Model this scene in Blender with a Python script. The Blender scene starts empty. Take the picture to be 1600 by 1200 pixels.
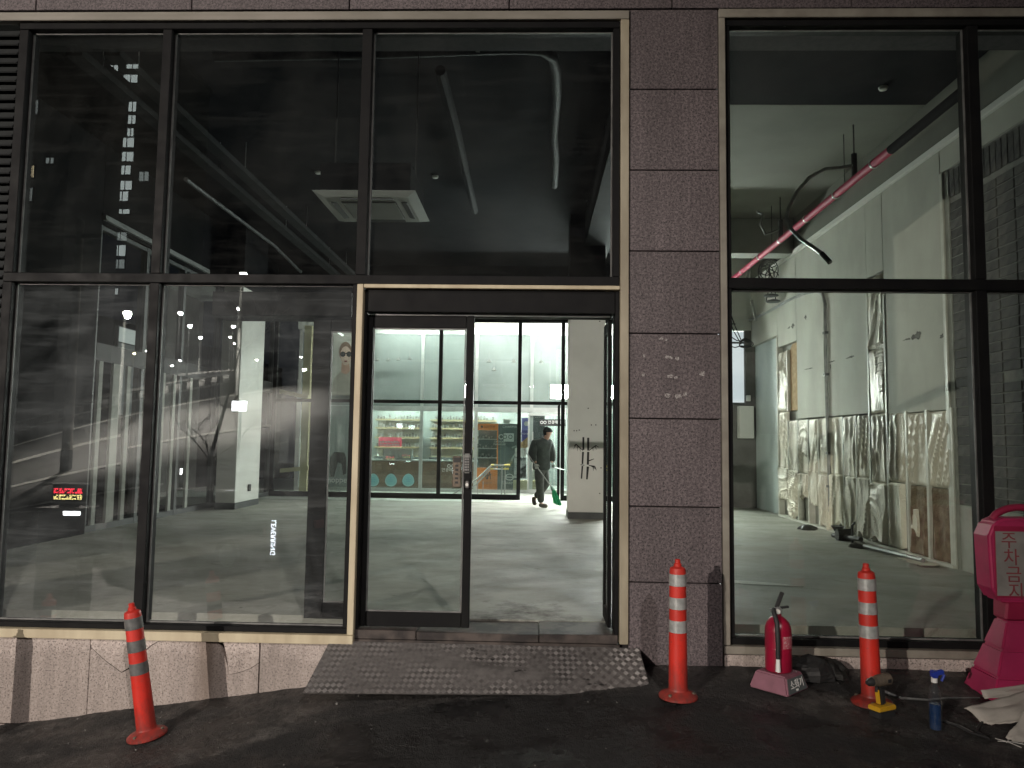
import bpy, bmesh, math, random
from mathutils import Vector, Matrix, noise as mnoise
random.seed(7)
PI = math.pi
S = bpy.context.scene
COL = S.collection

# ------------------------------------------------------------------ camera
CAM = Vector((0.0, -5.65, 1.42))
FOC = 1160.0 / 1600.0            # focal length in picture widths
PITCH, YAW, ROLL = math.radians(4.45), math.radians(-1.68), math.radians(0.79)
fw = Vector((math.sin(YAW) * math.cos(PITCH), math.cos(YAW) * math.cos(PITCH), math.sin(PITCH)))
r0 = Vector((math.cos(YAW), -math.sin(YAW), 0)); u0 = r0.cross(fw)
rt = math.cos(ROLL) * r0 + math.sin(ROLL) * u0
up = -math.sin(ROLL) * r0 + math.cos(ROLL) * u0
cam_d = bpy.data.cameras.new('camera'); cam = bpy.data.objects.new('camera', cam_d); COL.objects.link(cam)
cam_d.sensor_width = 36.0; cam_d.sensor_fit = 'HORIZONTAL'; cam_d.lens = 36.0 * FOC
cam_d.clip_start = 0.05; cam_d.clip_end = 600
cam.matrix_world = Matrix(((rt.x, up.x, -fw.x, CAM.x), (rt.y, up.y, -fw.y, CAM.y), (rt.z, up.z, -fw.z, CAM.z), (0, 0, 0, 1)))
S.camera = cam

# ------------------------------------------------------------------ night sky, exposure, renderer
W = bpy.data.worlds.new('World'); S.world = W; W.use_nodes = True
bg = W.node_tree.nodes['Background']; bg.inputs[0].default_value = (0.55, 0.6, 0.75, 1); bg.inputs[1].default_value = 0.016
S.view_settings.view_transform = 'Standard'; S.view_settings.look = 'None'
S.view_settings.exposure = 0.0; S.view_settings.gamma = 1.0; S.view_settings.use_curve_mapping = False
S.render.engine = 'CYCLES'
cy = S.cycles
cy.use_denoising = True; cy.transparent_max_bounces = 40; cy.max_bounces = 9; cy.diffuse_bounces = 4
cy.glossy_bounces = 4; cy.transmission_bounces = 6; cy.caustics_reflective = False; cy.caustics_refractive = False
cy.sample_clamp_indirect = 4.0
cy.use_adaptive_sampling = True; cy.adaptive_threshold = 0.008

def spot(name, loc, target, power, color, angle, blend, radius=0.12):
    l = bpy.data.lights.new(name, 'SPOT'); l.energy = power; l.color = color; l.spot_size = math.radians(angle)
    l.spot_blend = blend; l.shadow_soft_size = radius
    o = bpy.data.objects.new(name, l); COL.objects.link(o); o.location = loc
    o.rotation_euler = (Vector(target) - Vector(loc)).to_track_quat('-Z', 'Y').to_euler()
    return o
def area(name, loc, sx, sy, power, color):
    l = bpy.data.lights.new(name, 'AREA'); l.energy = power; l.color = color; l.shape = 'RECTANGLE'; l.size = sx; l.size_y = sy
    o = bpy.data.objects.new(name, l); COL.objects.link(o); o.location = loc
    return o
# the street lamp across the road that lights the facade (its head and pole are built below)
LAMP = Vector((-17.9, -26.0, 6.75))
sl_ = spot('street_lamp_light', LAMP + Vector((0.18, 0.28, -0.1)), (-2.0, 0, 1.2), 27000, (1.0, 0.90, 0.80), 34, 1.0, 0.10)
sl_.scale = (0.70, 1.0, 1.0)      # a road luminaire throws a narrower beam across than along
# added fill lamp behind the camera, placed so its reflection misses the glass
NEAR = Vector((3.45, -12.5, 8.6))
spot('added_fill_light', NEAR + Vector((0, .1, -.15)), (-4.0, -2.5, -1), 4600, (1.0, 0.92, 0.86), 62, 1.0, 0.12)
# the same road's other lamps throw their light straight down on the road behind the camera
ROAD_LAMPS = [(-15.5, -26, 6.8), (-21.7, -40, 8.4), (-30.2, -60, 10.4), (-12.9, -26.5, 7.0), (-18.9, -40, 8.4), (-27.4, -60, 10.5)]
for i, (x, y, z) in enumerate([(-18.3, -25.6, 6.6), (-12.9, -26.5, 6.8), (-21.7, -40, 8.2), (-28, -58, 10)]):
    spot('road_lamp_light', (x, y, z - 0.15), (x, y, -2), 15000, (1.0, 0.93, 0.82), 118, 0.6, 0.15)

# ------------------------------------------------------------------ point helpers
def at(px, py, Y):
    d = rt * ((px - 800) / 1160.0) + up * (-(py - 600) / 1160.0) + fw
    return CAM + d * ((Y - CAM.y) / d.y)
def atx(px, py, X):
    d = rt * ((px - 800) / 1160.0) + up * (-(py - 600) / 1160.0) + fw
    return CAM + d * ((X - CAM.x) / d.x)

# ------------------------------------------------------------------ mesh helpers
class MB:
    def __init__(s): s.v = []; s.f = []
    def add(s, vs, fs):
        n = len(s.v); s.v += [tuple(p) for p in vs]; s.f += [tuple(i + n for i in f) for f in fs]; return s
    def box(s, x0, x1, y0, y1, z0, z1):
        vs = [(x, y, z) for z in (z0, z1) for y in (y0, y1) for x in (x0, x1)]
        return s.add(vs, [(0, 2, 3, 1), (4, 5, 7, 6), (0, 1, 5, 4), (2, 6, 7, 3), (0, 4, 6, 2), (1, 3, 7, 5)])
    def rbox(s, c, size, rot=(0, 0, 0)):
        from mathutils import Euler
        R = Euler(rot).to_matrix(); c = Vector(c); hx, hy, hz = [q / 2 for q in size]
        vs = [c + R @ Vector((x, y, z)) for z in (-hz, hz) for y in (-hy, hy) for x in (-hx, hx)]
        return s.add(vs, [(0, 2, 3, 1), (4, 5, 7, 6), (0, 1, 5, 4), (2, 6, 7, 3), (0, 4, 6, 2), (1, 3, 7, 5)])
    def hexa(s, b, t):            # two quads, bottom and top, same winding
        return s.add(list(b) + list(t), [(3, 2, 1, 0), (4, 5, 6, 7), (0, 1, 5, 4), (1, 2, 6, 5), (2, 3, 7, 6), (3, 0, 4, 7)])
    def tube(s, pts, r, n=8, cap=True):
        pts = [Vector(p) for p in pts]; rr = r if isinstance(r, (list, tuple)) else [r] * len(pts)
        prev = None; rings = []
        for i, p in enumerate(pts):
            t = (pts[min(i + 1, len(pts) - 1)] - pts[max(i - 1, 0)])
            t = t.normalized() if t.length > 1e-9 else Vector((0, 0, 1))
            if prev is None:
                a = Vector((0, 0, 1)) if abs(t.z) < 0.9 else Vector((1, 0, 0)); u = t.cross(a).normalized()
            else:
                u = (prev - t * prev.dot(t)); u = u.normalized() if u.length > 1e-6 else t.orthogonal().normalized()
            prev = u; w = t.cross(u)
            rings.append([p + (u * math.cos(2 * PI * k / n) + w * math.sin(2 * PI * k / n)) * rr[i] for k in range(n)])
        vs = [q for ring in rings for q in ring]; fs = []
        for i in range(len(pts) - 1):
            for k in range(n):
                a = i * n + k; b = i * n + (k + 1) % n; fs.append((a, b, b + n, a + n))
        if cap: fs.append(tuple(reversed(range(n)))); fs.append(tuple(range((len(pts) - 1) * n, len(pts) * n)))
        return s.add(vs, fs)
    def lathe(s, prof, c=(0, 0, 0), n=24, sx=1, sy=1):
        vs = []; fs = []
        for r, z in prof:
            for k in range(n): vs.append((c[0] + r * sx * math.cos(2 * PI * k / n), c[1] + r * sy * math.sin(2 * PI * k / n), c[2] + z))
        for i in range(len(prof) - 1):
            for k in range(n):
                a = i * n + k; b = i * n + (k + 1) % n; fs.append((a, b, b + n, a + n))
        fs.append(tuple(reversed(range(n)))); fs.append(tuple(range((len(prof) - 1) * n, len(prof) * n)))
        return s.add(vs, fs)
    def prism(s, poly, f0, f1):   # poly of 2d points; f0,f1 map a 2d point to the two 3d faces
        n = len(poly); vs = [f0(p) for p in poly] + [f1(p) for p in poly]
        return s.add(vs, [tuple(range(n)), tuple(reversed(range(n, 2 * n)))] + [(i, i + n, (i + 1) % n + n, (i + 1) % n) for i in range(n)])
    def xz(s, poly, y0, y1): return s.prism(poly, lambda p: (p[0], y0, p[1]), lambda p: (p[0], y1, p[1]))
    def yz(s, poly, x0, x1): return s.prism(poly, lambda p: (x0, p[0], p[1]), lambda p: (x1, p[0], p[1]))
    def xy(s, poly, z0, z1): return s.prism(poly, lambda p: (p[0], p[1], z0), lambda p: (p[0], p[1], z1))
    def grid(s, fn, nu, nv):
        vs = [fn(i / nu, j / nv) for j in range(nv + 1) for i in range(nu + 1)]
        return s.add(vs, [(j * (nu + 1) + i, j * (nu + 1) + i + 1, (j + 1) * (nu + 1) + i + 1, (j + 1) * (nu + 1) + i) for j in range(nv) for i in range(nu)])

def wloc(p):
    v = Vector((0, 0, 0))
    while p is not None: v += p.location; p = p.parent
    return v
def props(o, label=None, cat=None, group=None, kind=None):
    if label: o['label'] = label
    if cat: o['category'] = cat
    if group: o['group'] = group
    if kind: o['kind'] = kind
    return o
def obj(name, mb, m, parent=None, smooth=False, bevel=0.0, bseg=1, loc=None, **kw):
    """mb is in world coordinates; the object keeps its origin at loc (default: the parent's origin)"""
    me = bpy.data.meshes.new(name)
    base = Vector(loc) if loc is not None else wloc(parent)
    me.from_pydata([tuple(Vector(p) - base) for p in mb.v], [], mb.f)
    bm = bmesh.new(); bm.from_mesh(me); bmesh.ops.recalc_face_normals(bm, faces=bm.faces)
    if bevel > 0:
        es = [e for e in bm.edges if len(e.link_faces) == 2 and e.calc_face_angle(0) > 0.5]
        bmesh.ops.bevel(bm, geom=es, offset=bevel, segments=bseg, affect='EDGES', clamp_overlap=True)
    bm.to_mesh(me); bm.free()
    if smooth:
        me.polygons.foreach_set('use_smooth', [True] * len(me.polygons)); me.set_sharp_from_angle(angle=math.radians(38))
    me.materials.append(m)
    o = bpy.data.objects.new(name, me); COL.objects.link(o)
    if parent is not None: o.parent = parent; o.location = base - wloc(parent)
    else: o.location = base
    return props(o, **kw)
def thing(name, label, cat, loc=(0, 0, 0), group=None):
    o = bpy.data.objects.new(name, None); COL.objects.link(o); o.location = loc; o.empty_display_size = 0.1
    return props(o, label, cat, group)
def inst(src, parent, loc, name=None, rot=None, scale=None):
    o = src.copy(); COL.objects.link(o); o.parent = parent; o.location = loc
    if rot is not None: o.rotation_euler = rot
    if scale is not None: o.scale = scale
    return o
def copy_tree(o, parent=None):
    c = o.copy(); COL.objects.link(c)
    if parent is not None: c.parent = parent
    for ch in list(o.children): copy_tree(ch, c)
    return c
def text(name, body, size, loc, rot, m, parent=None, ext=0.002, align='CENTER', sx=1.0, **kw):
    cu = bpy.data.curves.new(name, 'FONT'); cu.body = body; cu.size = size; cu.extrude = ext; cu.align_x = align; cu.align_y = 'CENTER'; cu.resolution_u = 3
    t = bpy.data.objects.new(name, cu); COL.objects.link(t)
    bpy.context.view_layer.update()
    me = bpy.data.meshes.new_from_object(t.evaluated_get(bpy.context.evaluated_depsgraph_get())); me.name = name
    bpy.data.objects.remove(t); me.materials.clear(); me.materials.append(m)
    o = bpy.data.objects.new(name, me); COL.objects.link(o)
    if parent is not None: o.parent = parent; o.location = Vector(loc) - wloc(parent)
    else: o.location = loc
    o.rotation_euler = rot; o.scale = (sx, 1, 1)
    return props(o, **kw)
FRONT = (PI / 2, 0, 0)            # lettering that faces the camera (-Y)

# ------------------------------------------------------------------ materials
MATS = {}
def nt(name):
    m = bpy.data.materials.new(name); m.use_nodes = True; t = m.node_tree; b = t.nodes['Principled BSDF']
    MATS[name] = m; return m, t, b
def N(t, typ, **kw):
    n = t.nodes.new(typ)
    for k, v in kw.items(): setattr(n, k, v)
    return n
def coords(t, scale=(1, 1, 1), kind='Object', rot=(0, 0, 0)):
    tc = N(t, 'ShaderNodeTexCoord'); mp = N(t, 'ShaderNodeMapping')
    t.links.new(tc.outputs[kind], mp.inputs[0]); mp.inputs['Scale'].default_value = scale; mp.inputs['Rotation'].default_value = rot
    return mp.outputs[0]
def noise(t, vec, scale, detail=4, rough=0.55, dist=0.0):
    n = N(t, 'ShaderNodeTexNoise'); t.links.new(vec, n.inputs['Vector']); n.inputs['Scale'].default_value = scale
    n.inputs['Detail'].default_value = detail; n.inputs['Roughness'].default_value = rough; n.inputs['Distortion'].default_value = dist
    return n.outputs[0]
def ramp(t, fac, a, b, ca=(0, 0, 0), cb=(1, 1, 1)):
    n = N(t, 'ShaderNodeValToRGB'); t.links.new(fac, n.inputs[0]); e = n.color_ramp.elements
    e[0].position = a; e[1].position = b; e[0].color = (*ca, 1); e[1].color = (*cb, 1)
    return n.outputs[0]
def mix(t, fac, a, b, mode='MIX'):
    n = N(t, 'ShaderNodeMix', data_type='RGBA', blend_type=mode)
    for s, v in ((n.inputs[0], fac), (n.inputs[6], a), (n.inputs[7], b)):
        if hasattr(v, 'links'): t.links.new(v, s)
        elif isinstance(v, tuple): s.default_value = (*v, 1) if len(v) == 3 else v
        else: s.default_value = v
    return n.outputs[2]
def math_(t, op, a, b=None):
    n = N(t, 'ShaderNodeMath', operation=op)
    for s, v in zip(n.inputs, (a, b)):
        if v is None: continue
        if hasattr(v, 'links'): t.links.new(v, s)
        else: s.default_value = v
    return n.outputs[0]
def bump(t, b, h, strength=0.3, dist=0.01):
    n = N(t, 'ShaderNodeBump'); n.inputs['Strength'].default_value = strength; n.inputs['Distance'].default_value = dist
    t.links.new(h, n.inputs['Height']); t.links.new(n.outputs[0], b.inputs['Normal'])
def pm(name, c1, c2=None, scale=6.0, rough=0.6, metal=0.0, bmp=0.0, bscale=40.0, lo=0.35, hi=0.65, stretch=(1, 1, 1), coat=0.0, spec=0.5, detail=5, bdist=0.005, rvar=0.0, per=0.0):
    m, t, b = nt(name)
    b.inputs['Roughness'].default_value = rough; b.inputs['Metallic'].default_value = metal
    b.inputs['Coat Weight'].default_value = coat; b.inputs['Specular IOR Level'].default_value = spec
    v = coords(t, stretch); c2 = c2 or tuple(x * 0.8 for x in c1)
    nz = noise(t, v, scale, detail); c = ramp(t, nz, lo, hi, c1, c2)
    if per > 0:
        oi = N(t, 'ShaderNodeObjectInfo'); k = math_(t, 'MULTIPLY_ADD', oi.outputs['Random'], per); t.nodes[-1].inputs[2].default_value = 1 - per / 2
        cc = N(t, 'ShaderNodeCombineColor'); [t.links.new(k, cc.inputs[i]) for i in range(3)]
        c = mix(t, 1.0, c, cc.outputs[0], 'MULTIPLY')
    t.links.new(c, b.inputs['Base Color'])
    if rvar > 0:
        r = N(t, 'ShaderNodeMapRange'); t.links.new(noise(t, v, scale * 1.7, 4), r.inputs[0])
        r.inputs[1].default_value = 0.3; r.inputs[2].default_value = 0.7; r.inputs[3].default_value = max(0.03, rough - rvar); r.inputs[4].default_value = min(1, rough + rvar)
        t.links.new(r.outputs[0], b.inputs['Roughness'])
    if bmp > 0: bump(t, b, noise(t, v, bscale, 4), bmp, bdist)
    return m
def em(name, col, strength, base=(0.5, 0.5, 0.5)):
    m, t, b = nt(name); b.inputs['Base Color'].default_value = (*base, 1)
    b.inputs['Emission Color'].default_value = (*col, 1); b.inputs['Emission Strength'].default_value = strength
    return m
def glass(name, tint=(0.93, 0.96, 0.95), dust=0.0, dcol=(0.62, 0.62, 0.58), f0=0.045, dscale=1.2, grough=0.0, f90=1.0):
    m = bpy.data.materials.new(name); m.use_nodes = True; t = m.node_tree; t.nodes.clear(); MATS[name] = m
    out = N(t, 'ShaderNodeOutputMaterial'); tr = N(t, 'ShaderNodeBsdfTransparent'); gl = N(t, 'ShaderNodeBsdfGlossy')
    tr.inputs[0].default_value = (*tint, 1); gl.inputs['Roughness'].default_value = grough; gl.inputs['Color'].default_value = (1, 1, 1, 1)
    lw = N(t, 'ShaderNodeLayerWeight'); lw.inputs[0].default_value = 0.5
    k = math_(t, 'POWER', lw.outputs['Facing'], 5.0); k = math_(t, 'MULTIPLY', k, f90 - f0); k = math_(t, 'ADD', k, f0)
    mx = N(t, 'ShaderNodeMixShader'); t.links.new(k, mx.inputs[0]); t.links.new(tr.outputs[0], mx.inputs[1]); t.links.new(gl.outputs[0], mx.inputs[2])
    last = mx.outputs[0]
    if dust > 0:
        df = N(t, 'ShaderNodeBsdfDiffuse'); df.inputs[0].default_value = (*dcol, 1)
        v = coords(t, (1, 1, 0.8)); v2 = coords(t, (0.22, 1, 2.2), rot=(0, math.radians(-24), 0))
        a = ramp(t, noise(t, v, dscale, 6, 0.65, 0.6), 0.38, 0.75); b2 = ramp(t, noise(t, v2, dscale * 6, 5, 0.7, 0.3), 0.50, 0.72)
        s = math_(t, 'MULTIPLY', b2, 0.55); s = math_(t, 'ADD', s, a); s = math_(t, 'MULTIPLY', s, dust)
        m2 = N(t, 'ShaderNodeMixShader'); t.links.new(s, m2.inputs[0]); t.links.new(last, m2.inputs[1]); t.links.new(df.outputs[0], m2.inputs[2]); last = m2.outputs[0]
    t.links.new(last, out.inputs[0])
    return m

def granite(name, c_light, c_mid, c_dark, stain=False):
    m, t, b = nt(name); v = coords(t, kind='Object')
    n1 = noise(t, v, 48, 4, 0.7); n2 = noise(t, v, 75, 3, 0.6); n3 = noise(t, v, 1.6, 6, .65)
    c = ramp(t, n1, 0.44, 0.56, c_mid, c_light)
    c = mix(t, ramp(t, n2, 0.56, 0.60), c, c_dark)
    c = mix(t, ramp(t, n3, 0.35, 0.7, (0, 0, 0), (0.35, 0.35, 0.35)), c, tuple(x * 0.72 for x in c_mid))
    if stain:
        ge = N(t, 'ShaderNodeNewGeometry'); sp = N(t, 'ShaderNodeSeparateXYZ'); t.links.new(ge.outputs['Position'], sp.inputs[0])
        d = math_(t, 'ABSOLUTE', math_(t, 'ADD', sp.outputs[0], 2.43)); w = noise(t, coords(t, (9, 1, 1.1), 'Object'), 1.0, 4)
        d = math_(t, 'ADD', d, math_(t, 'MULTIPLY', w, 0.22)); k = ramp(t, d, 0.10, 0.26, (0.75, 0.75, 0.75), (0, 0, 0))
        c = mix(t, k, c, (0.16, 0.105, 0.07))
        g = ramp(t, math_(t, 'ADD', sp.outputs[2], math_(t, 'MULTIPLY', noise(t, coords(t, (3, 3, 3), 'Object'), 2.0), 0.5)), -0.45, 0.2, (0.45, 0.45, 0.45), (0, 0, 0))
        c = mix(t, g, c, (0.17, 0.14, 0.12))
    oi = N(t, 'ShaderNodeObjectInfo'); k = math_(t, 'MULTIPLY_ADD', oi.outputs['Random'], 0.26); t.nodes[-1].inputs[2].default_value = 0.87
    k = math_(t, 'MULTIPLY', k, ramp(t, noise(t, coords(t, (5, 5, .5)), 1.3, 6, .7), .35, .62, (.72, .72, .72), (1, 1, 1)))
    cc = N(t, 'ShaderNodeCombineColor'); [t.links.new(k, cc.inputs[i]) for i in range(3)]
    c = mix(t, 1.0, c, cc.outputs[0], 'MULTIPLY')
    t.links.new(c, b.inputs['Base Color']); b.inputs['Roughness'].default_value = 0.62
    bump(t, b, n2, 0.35, 0.003)
    return m

m_gran = granite('granite', (0.195, 0.16, 0.166), (0.10, 0.081, 0.086), (0.028, 0.025, 0.026))
m_plinth = granite('granite_plinth', (0.72, 0.62, 0.575), (0.54, 0.46, 0.42), (0.18, 0.15, 0.145), True)
m_joint = pm('joint_mortar', (0.018, 0.015, 0.015), (0.03, 0.025, 0.024), 20, 0.9)
m_trim = pm('cream_trim', (0.58, 0.51, 0.36), (0.45, 0.38, 0.26), 7, 0.5, bmp=0.1, bscale=60, stretch=(1, 1, 0.3))
m_trimt = pm('grey_cream_trim', (0.27, 0.25, 0.215), (0.20, 0.185, 0.155), 7, 0.5, bmp=0.1, bscale=60, stretch=(.3, 1, 1))
m_trimw = pm('pale_trim', (0.30, 0.28, 0.235), (0.22, 0.20, 0.17), 7, 0.5, bmp=0.1, bscale=60)
m_trimj = pm('dark_cream_trim', (0.40, 0.355, 0.265), (0.27, 0.235, 0.17), 6, 0.5, bmp=0.1, bscale=60, stretch=(1, 1, .3))  # cream trim in a darker tone for the right jamb
m_black = pm('black_frame', (0.009, 0.009, 0.010), (0.013, 0.013, 0.013), 5, 0.55, metal=0.0, rvar=0.1, spec=0.10)
m_gasket = pm('grey_gasket', (0.18, 0.18, 0.175), (0.10, 0.10, 0.098), 9, 0.5)
m_glassL = glass('dusty_glass', (0.965, 0.975, 0.97), 0.065, (0.52, 0.56, 0.58), dscale=1.0, f0=0.085)
m_glassU = glass('upper_glass', (0.86, 0.89, 0.89), 0.012, f0=0.05)
m_glassR = glass('right_glass', (0.90, 0.92, 0.90), 0.014, f0=0.04)
m_glassD = glass('door_glass', (0.93, 0.96, 0.95), 0.022, f0=0.03)
m_glassP = glass('partition_glass', (0.94, 0.975, 0.96), 0.03, (0.6, 0.66, 0.64), f0=0.045)
m_glassS = glass('shop_glass', (0.92, 0.96, 0.95), 0.05, (0.55, 0.62, 0.60), f0=0.05)
m_glassSide = glass('side_glass', (0.80, 0.83, 0.82), 0.0, f0=0.004, grough=0.0, f90=0.02)
m_silver = pm('silver_frame', (0.62, 0.64, 0.62), (0.52, 0.54, 0.52), 4, 0.35, metal=0.4)
m_white = pm('white_paint', (0.74, 0.75, 0.71), (0.66, 0.67, 0.63), 1.4, 0.7, bmp=0.08, bscale=120)
m_whitew = pm('white_wall_worn', (0.80, 0.80, 0.76), (0.70, 0.70, 0.66), 1.1, 0.75, bmp=0.15, bscale=30)
m_board = pm('plaster_board', (0.52, 0.52, 0.465), (0.42, 0.42, 0.37), 1.3, 0.8, bmp=0.12, bscale=22, stretch=(1, 1, 0.6))
m_conc_ceil = pm('bare_concrete', (0.165, 0.168, 0.142), (0.125, 0.128, 0.108), 0.8, 0.85, bmp=0.2, bscale=9)
m_beam = pm('beam_concrete', (0.36, 0.37, 0.34), (0.28, 0.29, 0.26), 1.2, 0.85)
m_bceil = pm('black_ceiling_paint', (0.008, 0.008, 0.009), (0.012, 0.012, 0.013), 3, 0.9, spec=0.05)
m_duct = pm('grimy_dark_metal', (0.045, 0.048, 0.048), (0.028, 0.03, 0.031), 6, 0.6, spec=0.3)
m_dim = pm('dim_painted_metal', (0.020, 0.021, 0.022), (0.013, 0.014, 0.014), 5, 0.8, spec=0.1)
m_foil = pm('dull_foil', (0.04, 0.043, 0.042), (0.022, 0.024, 0.024), 14, 0.65, metal=0.0, bmp=0.5, bscale=30, spec=0.2)
m_dkgrey = pm('dark_grey_metal', (0.10, 0.105, 0.105), (0.075, 0.08, 0.08), 5, 0.5)
m_galv = pm('galvanised', (0.34, 0.35, 0.34), (0.24, 0.25, 0.24), 8, 0.42, metal=0.6, rvar=0.1)
m_pink = pm('sprinkler_red', (0.50, 0.018, 0.085), (0.40, 0.015, 0.07), 6, 0.6, spec=0.25)
m_blackmt = pm('matt_black', (0.018, 0.018, 0.018), (0.028, 0.028, 0.026), 9, 0.65)
m_teal = pm('bluegrey_panel', (0.52, 0.58, 0.57), (0.43, 0.49, 0.48), 1.0, 0.7, bmp=0.1, bscale=20)
m_dwall = pm('dark_plaster', (0.16, 0.155, 0.15), (0.11, 0.105, 0.10), 2.2, 0.85, bmp=0.2, bscale=16)
m_osb = pm('raw_wood_board', (0.42, 0.29, 0.15), (0.30, 0.19, 0.09), 14, 0.85, bmp=0.3, bscale=50)
m_wool = pm('brown_wool', (0.27, 0.215, 0.145), (0.15, 0.115, 0.075), 10, 0.95, bmp=0.7, bscale=38, bdist=0.02)
m_stud = pm('white_stud', (0.62, 0.62, 0.56), (0.5, 0.5, 0.44), 5, 0.5)
m_plaster = pm('old_plaster', (0.40, 0.41, 0.37), (0.27, 0.28, 0.25), 3.0, 0.85, bmp=0.3, bscale=12)
m_brick = pm('dark_brick', (0.085, 0.078, 0.072), (0.034, 0.032, 0.031), 9, 0.85, bmp=0.5, bscale=45, bdist=0.01, per=0.9)
m_mortar = pm('grey_mortar', (0.22, 0.22, 0.20), (0.14, 0.14, 0.13), 8, 0.9, bmp=0.4, bscale=30)
m_red = pm('red_plastic', (0.62, 0.030, 0.018), (0.40, 0.028, 0.020), 7, 0.5, rvar=0.15, bmp=0.08, bscale=60, lo=.4, hi=.75, stretch=(1, 1, .6))
t = m_red.node_tree; b = t.nodes['Principled BSDF']; src = b.inputs['Base Color'].links[0].from_socket
tc = N(t, 'ShaderNodeTexCoord'); sp = N(t, 'ShaderNodeSeparateXYZ'); t.links.new(tc.outputs['Object'], sp.inputs[0])
dz_ = math_(t, 'ADD', math_(t, 'MULTIPLY', sp.outputs[2], 1.6), math_(t, 'MULTIPLY', noise(t, coords(t, (14, 14, 5)), 1.5, 6, .75), 1.1))
scf = ramp(t, noise(t, coords(t, (9, 9, 22)), 2.0, 6, .8), .58, .66, (0, 0, 0), (.6, .6, .6))
c = mix(t, ramp(t, dz_, .45, 1.0, (.8, .8, .8), (0, 0, 0)), src, (0.055, 0.035, 0.03)); c = mix(t, scf, c, (0.20, 0.05, 0.04)); t.links.new(c, b.inputs['Base Color'])
m_hotpink = pm('pink_plastic', (0.50, 0.030, 0.125), (0.36, 0.024, 0.09), 4, 0.5, rvar=0.1, bmp=.1, bscale=30)
m_maroon = pm('dark_pink_plastic', (0.35, 0.02, 0.07), (0.28, 0.015, 0.055), 6, 0.5)
m_extred = pm('extinguisher_red', (0.34, 0.008, 0.038), (0.25, 0.007, 0.03), 8, 0.32, coat=0.2)
m_standp = pm('faded_pink_plastic', (0.27, 0.115, 0.155), (0.19, 0.08, 0.105), 8, 0.55)
m_refl = pm('reflective_band', (0.46, 0.47, 0.46), (0.33, 0.34, 0.33), 30, 0.35, metal=0.25, bmp=0.2, bscale=160)
m_refld = pm('worn_reflective_band', (0.105, 0.108, 0.106), (0.17, 0.17, 0.167), 20, 0.45, metal=0.2, bmp=0.2, bscale=160)
m_paper = pm('paper_white', (0.68, 0.67, 0.63), (0.56, 0.55, 0.51), 14, 0.8)
m_residue = pm('tape_residue', (0.40, 0.38, 0.37), (0.14, 0.12, 0.12), 90, 0.85, lo=.42, hi=.6)
m_nearblack = pm('dark_cladding', (0.022, 0.022, 0.023), (0.014, 0.014, 0.015), 0.7, 1.0, spec=0.0)
m_mid = pm('mid_grey_paint', (0.22, 0.225, 0.22), (0.17, 0.175, 0.17), 4, 0.7)
m_grit = pm('grit', (0.36, 0.35, 0.33), (0.12, 0.115, 0.11), 3, 0.85)
m_sheet = pm('white_sheet', (0.55, 0.51, 0.46), (0.42, 0.39, 0.35), 5, 0.85, bmp=0.2, bscale=40)
m_yellow = pm('tool_yellow', (0.62, 0.36, 0.02), (0.5, 0.28, 0.02), 9, 0.45)
m_toolgrey = pm('worn_tool_grey', (0.20, 0.16, 0.12), (0.11, 0.09, 0.07), 30, 0.5, metal=0.3)
m_rubber = pm('black_rubber', (0.016, 0.016, 0.017), (0.024, 0.024, 0.024), 8, 0.6)
m_blue = pm('blue_plastic', (0.03, 0.06, 0.42), (0.025, 0.05, 0.33), 8, 0.35)
m_clear = glass('clear_plastic', (0.80, 0.82, 0.84), 0.10, (0.5, 0.52, 0.55), f0=0.06, dscale=9)
m_liquid = pm('blue_liquid', (0.01, 0.045, 0.14), (0.012, 0.05, 0.15), 4, 0.1)
m_text = pm('red_lettering', (0.26, 0.05, 0.06), (0.2, 0.04, 0.05), 8, 0.7)
m_whitet = pm('white_lettering', (0.8, 0.8, 0.78), (0.72, 0.72, 0.7), 8, 0.6)
m_blackt = pm('black_lettering', (0.02, 0.02, 0.02), (0.03, 0.03, 0.03), 8, 0.6)
m_steel = pm('brushed_steel', (0.45, 0.45, 0.44), (0.36, 0.36, 0.35), 12, 0.35, metal=0.8)
m_orange = pm('orange_print', (0.82, 0.25, 0.05), (0.76, 0.22, 0.045), 3, 0.5)
m_greyprint = pm('grey_print', (0.12, 0.145, 0.145), (0.10, 0.12, 0.12), 3, 0.4)
m_purple = pm('purple_print', (0.10, 0.09, 0.30), (0.08, 0.07, 0.24), 3, 0.45)
m_aqua = pm('aqua_sticker', (0.28, 0.60, 0.62), (0.24, 0.54, 0.57), 2, 0.5)
m_aquad = pm('aqua_ink', (0.12, 0.36, 0.55), (0.11, 0.32, 0.50), 2, 0.5)
m_shelf = pm('shelf_wood', (0.50, 0.42, 0.24), (0.42, 0.34, 0.19), 5, 0.6)
m_spec = pm('spectacles_mix', (0.05, 0.05, 0.05), (0.42, 0.42, 0.40), 22, 0.3, lo=0.45, hi=0.62)
m_brown = pm('brown_counter', (0.20, 0.12, 0.08), (0.15, 0.09, 0.06), 4, 0.6)
m_tile = pm('lobby_tile', (0.62, 0.65, 0.60), (0.55, 0.58, 0.53), 1.2, 0.35, rvar=0.08)
m_yelt = pm('yellow_strip', (0.72, 0.58, 0.16), (0.62, 0.48, 0.12), 6, 0.6)
m_cream = pm('cream_paint', (0.66, 0.62, 0.40), (0.6, 0.56, 0.36), 2, 0.6)
m_jacket = pm('dark_padded_cloth', (0.035, 0.042, 0.04), (0.055, 0.065, 0.06), 10, 0.8, bmp=0.4, bscale=18, bdist=0.02)
m_trouser = pm('charcoal_cloth', (0.05, 0.052, 0.05), (0.075, 0.078, 0.072), 12, 0.85, bmp=0.3, bscale=30, bdist=0.01)
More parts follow.
